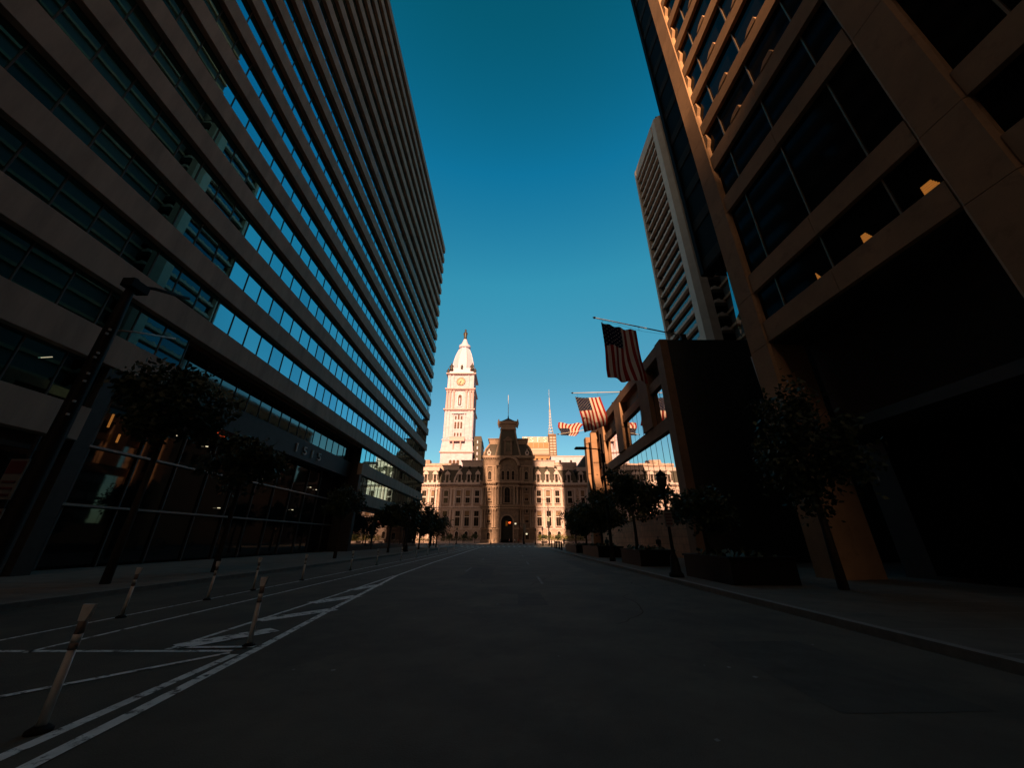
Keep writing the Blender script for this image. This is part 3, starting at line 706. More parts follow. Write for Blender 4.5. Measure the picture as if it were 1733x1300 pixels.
def mk_col(h, r, m):
    mb = MB(); mb.lathe(0, 0, [(0,r*1.35),(.35,r*1.35),(.5,r),(h-.6,r*.86),(h-.5,r*1.05),(h-.2,r*1.3),(h,r*1.3)], 10); mb.box(-r*1.4, r*1.4, -r*1.4, r*1.4, h, h+.2)
    return mb.build('column', m)
CA = Rep(mk_col(7.6, .42, STONEPT)); 
for s in (-1, 1):
    for d in (5.6, 6.7, 10.0, 11.0):
        for z in (6.1, 15.5, 25.7):
            hgt = 7.6
            CA.at(HALL, (CX0+s*d, PY-.55, z)) if z < 25 else None
for s in (-1, 1):
    for z in (15.5,):
        for d in (2.9, 4.2): CA.at(HALL, (CX0+s*d, by0-.5, z))
pm = MB(); pm.box(-.4, .4, -.4, 0, 0, 6.5); pm.box(-.55, .55, -.5, 0, 0, .5); pm.box(-.55, .55, -.5, 0, 6.0, 6.6); PP = Rep(pm.build('pavilion_pilaster', STONEPT))
for s in (-1, 1):
    for d in (5.6, 6.8, 9.9, 11.0): PP.at(HALL, (CX0+s*d, PY, 25.7))
pw = lambda *a, **k: (lambda o: (o.data.materials.__setitem__(0, STONEPT), o)[1])(mk_window(*a, **k))
PWa = Rep(pw('window', 1.5, 2.6, True)); PWb = Rep(pw('window', 1.5, 2.6, False, blind=.6)); PWs = Rep(pw('window', 1.0, 1.3, False, hood=False)); PWc = Rep(pw('window', 1.5, 3.6, True))
for s in (-1, 1):
    x = CX0+s*8.35
    PWa.at(HALL, (x, PY, 1.6)); PWb.at(HALL, (x, PY, 8.2)); PWs.at(HALL, (x, PY, 12.3)); PWb.at(HALL, (x, PY, 17.4)); PWs.at(HALL, (x, PY, 21.6)); PWc.at(HALL, (x, PY, 26.6))
PA = pw('window', 2.5, 6.6, True); put(PA, '', HALL, (CX0-.3, by0, 16.4), True)
PT = Rep(pw('window', 1.3, 4.0, True))
for d in (-2.3, 0, 2.3): PT.at(HALL, (CX0+d, by0, 26.2))
# pavilion roof
pr = mansard('pavilion_roof', CX0-PV0+.2, CX0+PV0-.2, PY+.2, PY+15, 37.5, 43.6, 2.6, 46.3, tm=STONEPT)
for s in (-1, 1):
    x = CX0+s*8.9
    oc = MB(); oc.lathe(0, 0, [(0,.9),(.4,.9)], 14); oc = MB()
    n = 14; ou = [(.95*math.cos(2*math.pi*i/n), 1.0+.95*math.sin(2*math.pi*i/n)) for i in range(n)]
    oc.prism(ou, lambda p, q, d: (x+p, d, 37.9+q), PY-.25, PY+1.2, 0); oc.prism([(.45*p/.95, 1.0+.45*(q-1.0)/.95) for p, q in ou], lambda p, q, d: (x+p, d, 37.9+q), PY-.3, PY-.2, 1)
    oc.box(x-.7, x+.7, PY-.2, PY+.6, 37.5, 38.3, 0); oc.prism([(-.3,1.9),(.3,1.9),(.12,2.9),(-.12,2.9)], lambda p, q, d: (x+p, d, 37.9+q), PY-.2, PY+.3, 0)
    oc.build('oculus', [STONEL, HGLASS], pr)
fr = MB().frustum(CX0, PY+2.6, [(37.5,5.7,3.6),(44,4.3,2.8),(50.0,3.25,2.2)]).build('spire_roof', SLATE, HALL)
for s in (-1, 1): MB().tube([(CX0+s*5.7, PY-1.0, 37.5), (CX0+s*4.3, PY-.2, 44), (CX0+s*3.25, PY+.4, 50)], .36, 4, smooth=False).build('hip_rib', STONEPT, fr)
mb = MB(); mb.box(CX0-1.9, CX0-1.1, PY-1.9, PY+1.4, 37.5, 44.0); mb.box(CX0+1.1, CX0+1.9, PY-1.9, PY+1.4, 37.5, 44.0); mb.box(CX0-2.2, CX0+2.2, PY-2.1, PY+1.6, 44.0, 44.7)
mb.prism([(CX0-2.0,44.7),(CX0+2.0,44.7),(CX0,46.6)], lambda p, q, d: (p, d, q), PY-1.9, PY+1.4); mb.box(CX0-1.1, CX0+1.1, PY-1.5, PY+1, 37.5, 39.2)
mb.build('spire_dormer', STONEP, fr)
MB().box(CX0-1.1, CX0+1.1, PY-1.3, PY-1.2, 39.2, 44.0).build('spire_window', HGLASS, fr)
mb = MB(); mb.frustum(CX0, PY+2.6, [(50.0,3.5,2.5),(50.4,3.9,2.9),(51.0,3.5,2.5),(52.6,3.7,2.7),(53.0,4.3,3.3),(54.2,4.5,3.5),(54.3,4.0,3.0)])
for s in (-1, 1):
    mb.tube([(CX0+s*4.3, PY-.6, 50.6), (CX0+s*4.75, PY-.6, 53), (CX0+s*4.55, PY-.6, 55.1)], [.25, .5, .3], 6)
mb.build('spire_crown', STONEPT, fr)
MB().frustum(CX0, PY+2.6, [(54.3,3.6,2.7),(55.4,1.9,1.5),(56.6,.25,.25)]).build('spire_cap', SLATE, fr)
MB().tube([(CX0,PY+2.6,56.4),(CX0,PY+2.6,58.5),(CX0,PY+2.6,59)], [.45,.12,.1], 6).build('finial', BLACKM, fr)
MB().tube([(CX0,PY+2.6,59),(CX0,PY+2.6,69)], [.17,.12], 6).build('roof_flagpole', WHITEP, fr)

# clock tower
TX, TY = -35.2, 245.0
mb = MB(); mb.frustum(TX, TY, [(20,10.3,10.3),(52.8,10.3,10.3)]); mb.frustum(TX, TY, [(54.0,10.6,10.6),(61.0,9.9,9.9),(62.0,10.4,10.4),(63.0,9.6,9.6),(82.0,9.3,9.3)])
mb.frustum(TX, TY, [(83.6,8.9,8.9),(97.2,8.7,8.7)]); mb.frustum(TX, TY, [(98.8,8.9,8.9),(109.0,8.8,8.8)])
TW = mb.build('clock_tower', TOWERW, HALL)
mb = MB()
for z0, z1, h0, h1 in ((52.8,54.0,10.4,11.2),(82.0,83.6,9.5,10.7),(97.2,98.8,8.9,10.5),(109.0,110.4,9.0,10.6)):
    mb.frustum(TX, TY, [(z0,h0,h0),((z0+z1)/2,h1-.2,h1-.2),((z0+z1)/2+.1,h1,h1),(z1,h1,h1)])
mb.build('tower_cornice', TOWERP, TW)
for s in (-1, 1):
    for d in (8.9, 6.9):
        MB().box(TX+s*d-.7, TX+s*d+.7, TY-10.0, TY-8.6, 63, 82).build('tower_pilaster', TOWERW, TW)
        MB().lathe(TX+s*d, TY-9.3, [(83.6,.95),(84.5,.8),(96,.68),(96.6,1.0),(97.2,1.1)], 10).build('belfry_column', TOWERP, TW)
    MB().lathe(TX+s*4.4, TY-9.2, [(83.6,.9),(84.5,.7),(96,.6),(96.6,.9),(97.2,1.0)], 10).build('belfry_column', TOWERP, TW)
    MB().box(TX+s*8.3-.9, TX+s*8.3+.9, TY-9.7, TY-8.7, 98.8, 109).build('tower_pilaster', TOWERW, TW); MB().box(TX+s*5.4-.5, TX+s*5.4+.5, TY-9.5, TY-8.7, 98.8, 109).build('tower_pilaster', TOWERW, TW)
    for yy in (-7.5, -3, 3, 7.5):
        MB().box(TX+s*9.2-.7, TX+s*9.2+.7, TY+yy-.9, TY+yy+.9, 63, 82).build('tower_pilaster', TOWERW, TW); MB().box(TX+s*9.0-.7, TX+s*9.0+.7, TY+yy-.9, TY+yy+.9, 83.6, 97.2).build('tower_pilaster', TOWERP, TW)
    MB().box(TX+s*3.95-.45, TX+s*3.95+.45, TY-10.0, TY-9.3, 64, 80.0).build('tower_pilaster', TOWERW, TW)
MB().box(TX-4.9, TX+4.9, TY-10.4, TY-9.3, 80.0, 80.9).build('tower_hood', TOWERW, TW)
def arch_panel(x, y, z, w, h, m, name, par, dy=.25):
    rr = w/2; n = 8
    pts = [(x-rr, z), (x+rr, z)] + [(x+rr*math.cos(math.pi*i/n), z+h-rr+rr*math.sin(math.pi*i/n)) for i in range(n+1)]
    return MB().prism(pts, lambda p, q, d: (p, d, q), y-dy, y+.02).build(name, m, par)
TDARK = mat('tower_opening', (.10,.055,.04), .8)
yf = TY-9.45
for d in (-2.0, 0, 2.0):
    arch_panel(TX+d, yf-.05, 69.8, 1.2, 4.6, TDARK, 'tower_window', TW); arch_panel(TX+d, yf-.02, 76.3, 1.0, 3.2 if d == 0 else 2.3, TDARK, 'tower_window', TW)
    arch_panel(TX+d, yf-.2, 64.6, 1.0, 2.2, TDARK, 'tower_window', TW)
arch_panel(TX, TY-8.8, 85.6, 3.6, 9.4, TOWERT, 'belfry_arch', TW, .5); arch_panel(TX, TY-9.3, 86.4, 2.4, 7.8, TDARK, 'tower_window', TW, .12)
MB().lathe(TX, TY-9.6, [(86.5,.75),(88.6,.55),(90.4,.4),(91.2,.45),(91.8,.1)], 8).build('niche_statue', TOWERT, TW)
for d in (-2.4, 0, 2.4): arch_panel(TX+d-1.2, TY-10.3, 44.0, 1.8, 4.6, TDARK, 'tower_window', TW)
for d in (-2.4, 0, 2.4): arch_panel(TX+d-1.2, TY-10.3, 37.5, 1.6, 2.4, TDARK, 'tower_window', TW)
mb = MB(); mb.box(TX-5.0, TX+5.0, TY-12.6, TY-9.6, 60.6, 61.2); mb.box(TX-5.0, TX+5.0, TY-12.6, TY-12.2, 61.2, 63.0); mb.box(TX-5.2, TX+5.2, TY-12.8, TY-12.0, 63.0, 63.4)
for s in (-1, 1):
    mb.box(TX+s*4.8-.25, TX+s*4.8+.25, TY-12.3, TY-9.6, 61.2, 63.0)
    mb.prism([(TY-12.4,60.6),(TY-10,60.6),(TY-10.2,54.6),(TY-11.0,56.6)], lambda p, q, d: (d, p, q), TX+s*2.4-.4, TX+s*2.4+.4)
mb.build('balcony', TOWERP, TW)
# clock
yc_ = TY-9.0; zc_ = 104.3
mb = MB(); n = 32
disc = [(TX+3.15*math.cos(2*math.pi*i/n), zc_+3.15*math.sin(2*math.pi*i/n)) for i in range(n)]; inn = [(TX+2.75*math.cos(2*math.pi*i/n), zc_+2.75*math.sin(2*math.pi*i/n)) for i in range(n)]
mb.prism(disc, lambda p, q, d: (p, d, q), yc_-.2, yc_+.3, 1); mb.prism(inn, lambda p, q, d: (p, d, q), yc_-.28, yc_-.15, 0)
for k in range(60):
    t = 2*math.pi*k/60; mb.box(TX+2.68*math.sin(t)-.05, TX+2.68*math.sin(t)+.05, yc_-.30, yc_-.27, zc_+2.68*math.cos(t)-.05, zc_+2.68*math.cos(t)+.05, 1)
for k in range(12):
    t = 2*math.pi*k/12; c_, s_ = math.sin(t), math.cos(t)
    q = [(-.2,1.75),(.2,1.75),(.24,2.6),(-.24,2.6)]
    mb.add([(TX+c_*b+s_*a_, yc_-.30, zc_+s_*b-c_*a_) for a_, b in q], [(0,1,2,3)], 1)
for t, l, w in ((R(7.5*30-1), 1.6, .34), (R(30*6.7), 2.4, .26)):
    c_, s_ = math.sin(t), math.cos(t); q = [(-w,-.4),(w,-.4),(w*.6,l),(-w*.6,l)]
    mb.add([(TX+c_*b+s_*a_, yc_-.33, zc_+s_*b-c_*a_) for a_, b in q], [(0,1,2,3)], 1)
mb.build('clock_face', [CLOCKY, HFRAME], TW)
n = 12; a1 = [(TX+5.2*math.cos(math.pi*i/n), 110.0+2.0*math.sin(math.pi*i/n)) for i in range(n+1)]
MB().prism(a1, lambda p, q, d: (p, d, q), TY-9.9, TY-8).build('clock_pediment', TOWERT, TW)
mb = MB(); mb.frustum(TX, TY, [(110.4,8.6,8.6),(115.2,8.3,8.3)])
mb.lathe(TX, TY, [(115.2,9.0),(116,8.7),(120,8.1),(125,7.2),(129,6.1),(132,5.0),(134.2,4.0),(135.2,3.7)], 8, rot=R(22.5), smooth=False)
mb.lathe(TX, TY, [(135.2,3.9),(135.8,4.4),(137.6,4.4),(138.2,3.4),(139.5,2.6),(142,1.6),(143.6,1.2)], 16)
mb.build('dome', TOWERT, TW)
mb = MB()
for k in range(8):
    t = R(22.5)+k*math.pi/4
    mb.tube([(TX+r_*math.cos(t), TY+r_*math.sin(t), z) for z, r_ in ((116,8.75),(120,8.15),(125,7.25),(129,6.15),(132,5.05),(134.2,4.05))], .3, 5)
mb.build('dome_rib', TOWERT, TW)
for d, z, sc in ((-7.4, 113.2, 1.0), (7.4, 113.2, 1.0), (0, 114.6, .6), (-9.6, 110.6, .75), (9.6, 110.6, .75)):
    x, y = TX+d, TY-8.6
    mb = MB(); mb.lathe(x, y, [(z,1.5*sc),(z+1*sc,1.3*sc),(z+3*sc,.9*sc),(z+4.3*sc,.8*sc),(z+4.8*sc,.35*sc),(z+5.2*sc,.5*sc),(z+5.8*sc,.4*sc),(z+6*sc,.1)], 8)
    mb.tube([(x-.9*sc,y,z+3.8*sc),(x-1.6*sc,y-.3,z+2.2*sc)], [.4*sc,.2*sc], 6); mb.tube([(x+.9*sc,y,z+3.8*sc),(x+1.5*sc,y-.3,z+2.6*sc)], [.4*sc,.2*sc], 6)
    mb.build('bronze_figure', BRONZE, TW)
z = 143.6
mb = MB(); mb.lathe(TX, TY, [(z,1.25),(z+1.5,1.1),(z+3.5,1.25),(z+5.6,1.3),(z+6.6,1.05),(z+7.0,.45),(z+7.5,.6),(z+8.1,.62),(z+8.35,.95),(z+8.5,.55),(z+9.1,.45),(z+9.15,.05)], 12)
mb.tube([(TX+1.0,TY,z+6.2),(TX+1.5,TY-.5,z+4.6),(TX+1.3,TY-1.2,z+3.8)], [.42,.36,.25], 6); mb.tube([(TX-1.0,TY,z+6.2),(TX-1.35,TY-.2,z+4.6),(TX-1.1,TY-.8,z+3.4)], [.42,.36,.25], 6)
mb.build('statue', BRONZE, TW)
# turreted range south of the tower
mb = MB(); mb.box(-24.9, -19.6, 240, 262, 20, 62); mb.frustum(-22.2, 251, [(62,2.9,11.2),(66,2.3,10)]); NW = mb.build('stair_turret', SLATE, HALL)
for k in range(4): MB().box(-22.6, -21.9, 239.8, 240.1, 49+k*3.9, 51+k*3.9).build('turret_window', TOWERT, NW)  # white boxes stand in for light reflected by the panes

# ------------------------------------------------------------------ buildings behind the hall
PB = thing('high_rise', (40, 530, 0), 'pale high-rise with rooftop letters PSFS, brown slab and lattice mast behind the hall roof', 'skyscraper')
mb = MB(); mb.box(17, 55.4, 520, 560, 0, 131.5); mb.build('wall', PSFSG, PB)
for k in range(16): MB().box(17.2, 55.2, 519.7, 520.1, 60+k*3.9, 61.5+k*3.9).build('ribbon_window', mat('far_glass', (.22,.15,.12), .4), PB)
mb = MB(); mb.box(17.5, 55.0, 519.6, 519.9, 123.0, 131.0); 
mb.build('top_storey', ORNG, PB)
mb = MB()
for k in range(6): mb.box(17.4+k*7.5, 17.9+k*7.5, 519.3, 519.7, 123, 131.0)
mb.build('top_pillar', PSFSG, PB)
mb = MB(); mb.box(55.5, 66.5, 518, 556, 0, 143.5); mb.build('brown_slab', PSFSD, PB)
for k in range(8):
    for q in range(2): MB().box(57.0+q*4.6, 60.6+q*4.6, 517.7, 518.1, 108+k*4.1, 110.4+k*4.1).build('slab_window', PSFSG, PB)
mb = MB(); mb.box(17, 55, 523, 523.5, 131.5, 140.5)
for k in range(20): mb.box(17+k*1.98, 17.25+k*1.98, 522.7, 523, 131.5, 141)
mb.build('sign_panel', PSFSG, PB)
for i, chh in enumerate('PSFS'):
    tmm = text_mesh(chh, 10.2, .4); tmm.materials.append(mat('white_letters', (.85,.82,.80), .5)); tmm.transform(Matrix.Rotation(R(90), 4, 'X'))
    lo = bpy.data.objects.new('sign_letter', tmm); COL.objects.link(lo); lo.parent = PB; lo.location = (19.0+i*9.6-40, 521.5-530, 132.3)
mb = MB()
for s, t in ((-1,-1),(1,-1),(1,1),(-1,1)):
    mb.tube([(60+s*4, 530+t*4, 143.5), (60+s*1.3, 530+t*1.3, 160), (60+s*.7, 530+t*.7, 185)], .35, 4)
for k in range(9):
    z = 146+k*4.5; h = 3.6-k*.36
    mb.box(60-h, 60+h, 530-h, 530-h+.3, z, z+.4); mb.box(60-h, 60+h, 530+h-.3, 530+h, z, z+.4)
mb.tube([(60,530,183),(60,530,205)], [.8,.5], 6); mb.tube([(60,530,205),(60,530,219)], [.3,.15], 5)
mb.build('antenna_mast', WHITEP, PB)
b2 = thing('background_building', (28, 330, 0), 'tan brick rooftop block peeking over the hall roof beside the pale high-rise', 'building')
mb = MB(); mb.box(21, 42, 330, 350, 0, 71.6); mb.build('wall', ORNG, b2); MB().box(20.5, 42.5, 329.6, 350.4, 71.6, 72.6).build('roof', PSFSD, b2)
for k in range(4): MB().box(23+k*4.6, 25+k*4.6, 329.7, 330.1, 66, 69).build('window', HGLASS, b2)
b3 = thing('background_building', (60, 300, 0), 'white low rooftop block over the right wing of the hall', 'building')
mb = MB(); mb.box(33.5, 67, 300, 320, 0, 64.5); mb.build('wall', TOWERW, b3); MB().box(33, 67.5, 299.6, 320.4, 64.5, 65.2).build('roof', PSFSG, b3)
for k in range(3): MB().box(40+k*9, 41.5+k*9, 299.7, 300.1, 59.5, 61.5).build('window', HGLASS, b3)

# ------------------------------------------------------------------ unseen blocks added behind the camera, shaped to shade the scene
def block(name, x0, x1, y0, y1, h, label, lv=10):
    t = thing(name, ((x0+x1)/2, (y0+y1)/2, 0), label, 'office building')
    MB().box(x0, x1, y0, y1, 0, h).build('wall', CONCC, t)
    mb = MB()
    for k in range(1, int(h/8)): mb.box(x0+.5, x1-.5, y1, y1+.1, k*8-5, k*8-1)
    mb.build('ribbon_window', GLASSA, t)
block('shade_block_tall', -33.4, -17.0, -232, -200, 233, 'slender grey block added unseen behind the viewer to shadow the hall')
block('shade_block_mid', -17.0, -3.2, -230, -200, 127, 'middle grey block added unseen behind the viewer to shadow the street')
block('shade_row', -58, -21, -192, -34, 74, 'long grey row added behind the viewer on the north pavement to cut sky light')
block('shade_row', 15, 60, -192, -62, 74, 'long grey row added behind the viewer on the south pavement to cut sky light')
block('shade_row', -58, -25, -32, 1, 74, 'square grey block added behind the viewer at the north corner to cut sky light')
block('shade_block_broad', -3.2, 30, -230, -200.5, 120, 'broad grey block added unseen behind the viewer to shadow the right tower')

# ------------------------------------------------------------------ flags and their poles
def flag_mat():
    m = bpy.data.materials.new('flag_cloth'); m.use_nodes = True; t = m.node_tree; nn, ll = t.nodes.new, t.links.new
    b = t.nodes['Principled BSDF']; b.inputs['Roughness'].default_value = .95; b.inputs['Specular IOR Level'].default_value = 0.0
    uv = nn('ShaderNodeUVMap'); uv.uv_map = 'uv'; sp = nn('ShaderNodeSeparateXYZ'); ll(uv.outputs[0], sp.inputs[0])
    def mth(op, x, y=None, z=None):
        q = nn('ShaderNodeMath'); q.operation = op
        for i, s in enumerate((x, y, z)):
            if s is None: continue
            if isinstance(s, (int, float)): q.inputs[i].default_value = s
            else: ll(s, q.inputs[i])
        return q.outputs[0]
    u, v = sp.outputs['X'], sp.outputs['Y']        # u along the hoist, v along the fly
    stripe = mth('FLOORED_MODULO', mth('FLOOR', mth('MULTIPLY', u, 13)), 2)      # 0 red, 1 white
    canton = mth('MULTIPLY', mth('LESS_THAN', u, 7/13), mth('LESS_THAN', v, .4))
    cu, cv = mth('MULTIPLY', u, 9/(7/13)), mth('MULTIPLY', v, 11/.4)
    par = mth('FLOORED_MODULO', mth('ADD', mth('FLOOR', cu), mth('FLOOR', cv)), 2)
    du, dv = mth('SUBTRACT', mth('FRACT', cu), .5), mth('SUBTRACT', mth('FRACT', cv), .5)
    r = mth('SQRT', mth('ADD', mth('MULTIPLY', du, du), mth('MULTIPLY', dv, dv)))
    ang = mth('ARCTAN2', dv, du); wob = mth('MULTIPLY', mth('COSINE', mth('MULTIPLY', ang, 5)), .10)
    star = mth('MULTIPLY', mth('LESS_THAN', r, mth('ADD', .17, wob)), mth('LESS_THAN', par, .5))
    m1 = nn('ShaderNodeMix'); m1.data_type = 'RGBA'; m1.inputs['A'].default_value = (.25,.024,.018,1); m1.inputs['B'].default_value = (.55,.48,.43,1); ll(stripe, m1.inputs['Factor'])
    m2 = nn('ShaderNodeMix'); m2.data_type = 'RGBA'; m2.inputs['A'].default_value = (.010,.012,.030,1); m2.inputs['B'].default_value = (.50,.45,.42,1); ll(star, m2.inputs['Factor'])
    m3 = nn('ShaderNodeMix'); m3.data_type = 'RGBA'; ll(m1.outputs['Result'], m3.inputs['A']); ll(m2.outputs['Result'], m3.inputs['B']); ll(canton, m3.inputs['Factor'])
    ll(m3.outputs['Result'], b.inputs['Base Color'])
    tr = nn('ShaderNodeBsdfTranslucent'); ll(m3.outputs['Result'], tr.inputs[0]); mx = nn('ShaderNodeMixShader'); mx.inputs[0].default_value = .12
    ll(b.outputs[0], mx.inputs[1]); ll(tr.outputs[0], mx.inputs[2]); ll(mx.outputs[0], t.nodes['Material Output'].inputs[0])
    return m
FM = flag_mat()
def flag(corners, wave, label, nu=52, nv=60, wp=1.0):
    tl, tr, br, bl = [Vector(c) for c in corners]
    v = []; f = []; uvs = []
    for j in range(nv+1):
        for i in range(nu+1):
            u, w0 = i/nu, j/nv; w = w0**wp
            p = tl*(1-u)*(1-w) + tr*u*(1-w) + br*u*w + bl*(1-u)*w
            p = p + Vector(wave(u, w)); v.append(p); uvs.append((u, w0))
    for j in range(nv):
        for i in range(nu):
            a_ = j*(nu+1)+i; f.append((a_, a_+1, a_+nu+2, a_+nu+1))
    me = bpy.data.meshes.new('flag'); o0 = tl
    me.from_pydata([tuple(p-o0) for p in v], [], f)
    ul = me.uv_layers.new(name='uv')
    for lp in me.loops: ul.data[lp.index].uv = uvs[lp.vertex_index]
    for pp in me.polygons: pp.use_smooth = True
    me.materials.append(FM)
    o = bpy.data.objects.new('flag', me); COL.objects.link(o); o.location = o0
    o['label'] = label; o['category'] = 'flag'; o['group'] = 'flags hung over the street'
    return o
sn = math.sin
flag([(9.15,31.4,21.95),(12.6,31.4,20.95),(12.75,31.6,15.35),(9.35,31.5,15.7)],
     lambda u, w: (.18*sn(w*5+u*3)*w + .30*w*sn(2.2*w)*u, .34*sn(u*11+w*3.5)*(.15+w*.85) + .12*sn(u*21), -.22*sn(math.pi*u)*(1-w) - .30*sn(math.pi*u)*w*.4 - .25*u*u*w*(1-w)),
     'largest nearest flag hanging in shade with dark stripes')
flag([(8.62,45.4,19.17),(12.0,45.4,19.17),(12.6,45.7,15.2),(9.6,45.5,14.2)],
     lambda u, w: (.15*sn(w*4)*w + .22*w*u, .30*sn(u*9+w*4)*(.15+w*.85) + .35*max(0, w-.45)*sn(u*5+w*9), -.16*sn(math.pi*u)*(1-w) + .5*max(0, u-.5)*max(0, w-.4)),
     'sunlit flag with bright red and white stripes in the middle of the row')
flag([(8.45,59.7,17.75),(10.9,59.7,17.6),(12.6,60.6,20.0),(8.1,60.3,20.1)],
     lambda u, w: (.12*sn(w*7), .35*sn(u*8+w*5)*w, .10*sn(u*10+w*6)*w - .75*max(0, u-.6)*w*(1.2-w)),
     'small farthest flag blown upwards with its star field at the bottom', wp=.62)
def pole(p0, p1, r, label, base):
    t = thing('flagpole', p1, label, 'flagpole', 'flagpoles over the street')
    MB().tube([p1, p0], [r, r*.7], 8).build('pole', WHITEP, t)
    d = (Vector(p0)-Vector(p1)).normalized(); q = Vector(p0)
    MB().tube([q, q+d*.12, q+d*.3], [r*1.5, r*1.8, .01], 8).build('finial', BLACKM, t)
    MB().box(base[0]-.25, base[0]+.25, base[1]-.2, base[1]+.2, base[2]-.9, base[2]+.15).build('bracket', BLACKM, t)
    mb = MB(); m_ = Vector(p0)*.45+Vector(p1)*.55; mb.tube([Vector(p0)-d*.1+Vector((0,0,-.08)), m_+Vector((0,0,-.45)), Vector(p1)+Vector((0,0,-.1))], .012, 4)
    for u in (.08, .5): 
        q2 = Vector(p0)*(1-u)+Vector(p1)*u; mb.tube([q2, q2+Vector((0,0,-.5))], .012, 4)
    mb.build('halyard', BLACKM, t)
pole((8.65,31.5,22.45), (17.2,31.5,20.35), .07, 'nearest flagpole slanting from the roof corner above the dark flag', (17.2,31.5,20.3))
pole((8.42,45.5,19.75), (15.0,45.5,19.9), .065, 'white flagpole holding the sunlit flag', (15.0,45.5,19.9))
pole((8.1,59.6,17.9), (14.9,59.6,19.0), .06, 'farthest flagpole behind the sunlit flag holding the blown flag', (14.9,59.6,19.0))

# ------------------------------------------------------------------ trees
def crown_mesh(rx, ry, rz, n, leaf, clumps, seed, mats):
    q = random.Random(seed); mb = MB(); cl = []; clumps = int(clumps*1.6)
    for k in range(clumps):
        while True:
            p = Vector((q.uniform(-1,1), q.uniform(-1,1), q.uniform(-1,1)))
            if .25 < p.length < 1: break
        cl.append((Vector((p.x*rx*.86, p.y*ry*.86, p.z*rz*.82)), q.uniform(.20, .42)))
    for k in range(n):
        c, s = q.choice(cl)
        d = Vector((q.gauss(0,1), q.gauss(0,1), q.gauss(0,1))).normalized()*(q.random()**.45)*s
        if q.random() < .16: d *= 1.5
        p = c + Vector((d.x*rx, d.y*ry, d.z*rz))
        nrm = Vector((q.gauss(0,1), q.gauss(0,1), q.gauss(0,1)+.5)).normalized(); t = nrm.orthogonal().normalized()
        t = Matrix.Rotation(q.uniform(0, 6.28), 3, nrm) @ t; b = nrm.cross(t); l = leaf*q.uniform(.6, 1.3); w = l*.6
        mb.add([p-t*l*.5, p-t*l*.1+b*w*.5, p+t*l*.5, p-t*l*.1-b*w*.5], [(0,1,2,3)], 1 if q.random() < .12 else 0)
    return mb
def tree(x, y, z0, hc, rx, rz, n, label, seed, leaf=.26, group='street trees', clumps=16, tr=.11, lean=0.0):
    q = random.Random(seed*13+1)
    t = thing('street_tree', (x, y, z0), label, 'tree', group)
    mb = MB(); top = hc-rz*.3
    mb.tube([(x,y,z0-.05),(x+.03,y,z0+(hc-z0)*.4),(x+lean*.5,y+.05,top),(x+lean,y,hc+rz*.4)], [tr*1.35,tr,tr*.75,tr*.3], 8)
    for k in range(7):
        an = k*2.4+q.random(); zz = top-rz*.35+k*.12*rz
        ex = rx*q.uniform(.45, .8); mb.tube([(x+lean*.4,y,zz),(x+math.cos(an)*ex*.5,y+math.sin(an)*ex*.5,zz+rz*.35),(x+math.cos(an)*ex,y+math.sin(an)*ex,zz+rz*q.uniform(.5,.95))], [tr*.5,tr*.3,tr*.1], 5)
    mb.build('trunk', BARK, t)
    cm = crown_mesh(rx, rx, rz, int(n*1.7), leaf, clumps, seed, None); cm.v = [(p[0]+x+lean, p[1]+y, p[2]+hc) for p in cm.v]
    cm.build('crown', [LEAF, LEAF2], t)
    return t
LT = [(-14.3,14.6,6.9,2.0,1.9,3600,'near tree in front of the dark bands beside the tall signal pole'),
      (-14.2,19.6,5.3,2.0,1.6,2200,'dark tree before the entrance lobby'),
      (-14.4,33.0,4.6,1.8,1.4,1800,'tree below the house number on the left pavement'),
      (-14.4,47,4.4,2.0,1.6,1700,'first tree in front of the reflecting shop glass on the left'),
      (-14.6,54.5,4.7,2.1,1.8,1700,'second tree from the entrance in the left row'),
      (-14.4,62.5,4.7,2.8,2.8,2300,'fullest tree near the far corner of the office slab'),
      (-14.3,70,4.5,2.8,2.6,2100,'tree at the end of the left row with sunlit stone behind its leaves'),
      (-14.6,78,4.0,2.8,2.3,1800,'last dark tree of the left row beside the side street')]
for i, (x,y,hc,rx,rz,n,lb) in enumerate(LT): tree(x, y, .15, hc, rx, rz, n, lb, 20+i, leaf=.24 if i < 3 else .34, group='trees on the left pavement', clumps=18)
RT = [(10.4,12.9,4.7,1.9,2.4,3800,'dark tree hiding the foot of the concrete corner pier',.20),
      (9.3,18.8,2.9,1.7,1.15,2300,'low leafy tree beside the black lantern post',.2),
      (9.0,28.3,4.7,2.9,2.0,3800,'full tree in a planter before the mirror glass',.26),
      (8.9,38.5,4.3,2.9,2.0,2900,'tree at the second planter beyond the lamp column',.28),
      (9.0,47.0,4.0,2.9,2.0,2500,'tree leaning out over the pavement in front of the sunlit hall wing',.30),
      (9.4,57.0,3.9,1.6,1.4,1300,'thin tree with sky-bright gaps near the end of the right pavement',.32)]
for i, (x,y,hc,rx,rz,n,lb,lf) in enumerate(RT): tree(x, y, .15, hc, rx, rz, n, lb, 60+i, leaf=lf, group='trees on the right pavement', clumps=17)
PT_ = [(-24,156,'round dark tree on the plaza left of the pavilion'), (-19,158,'small dark tree next to the lantern before the left wing'), (-14.6,161,'dark clipped tree beside the pavilion corner'), (13.5,159,'small sunlit tree right of the pavilion'), (19,158,'small sunlit tree beside the lantern before the right wing'), (-33,150,'tall dark tree at the far left of the plaza')]
for i, (x,y,lb) in enumerate(PT_): tree(x, y, .15, 2.6 if i < 5 else 4.4, 1.3 if i < 5 else 2.4, 1.0 if i < 5 else 2.2, 500, lb, 90+i, leaf=.42, group='small plaza trees', clumps=9, tr=.09)
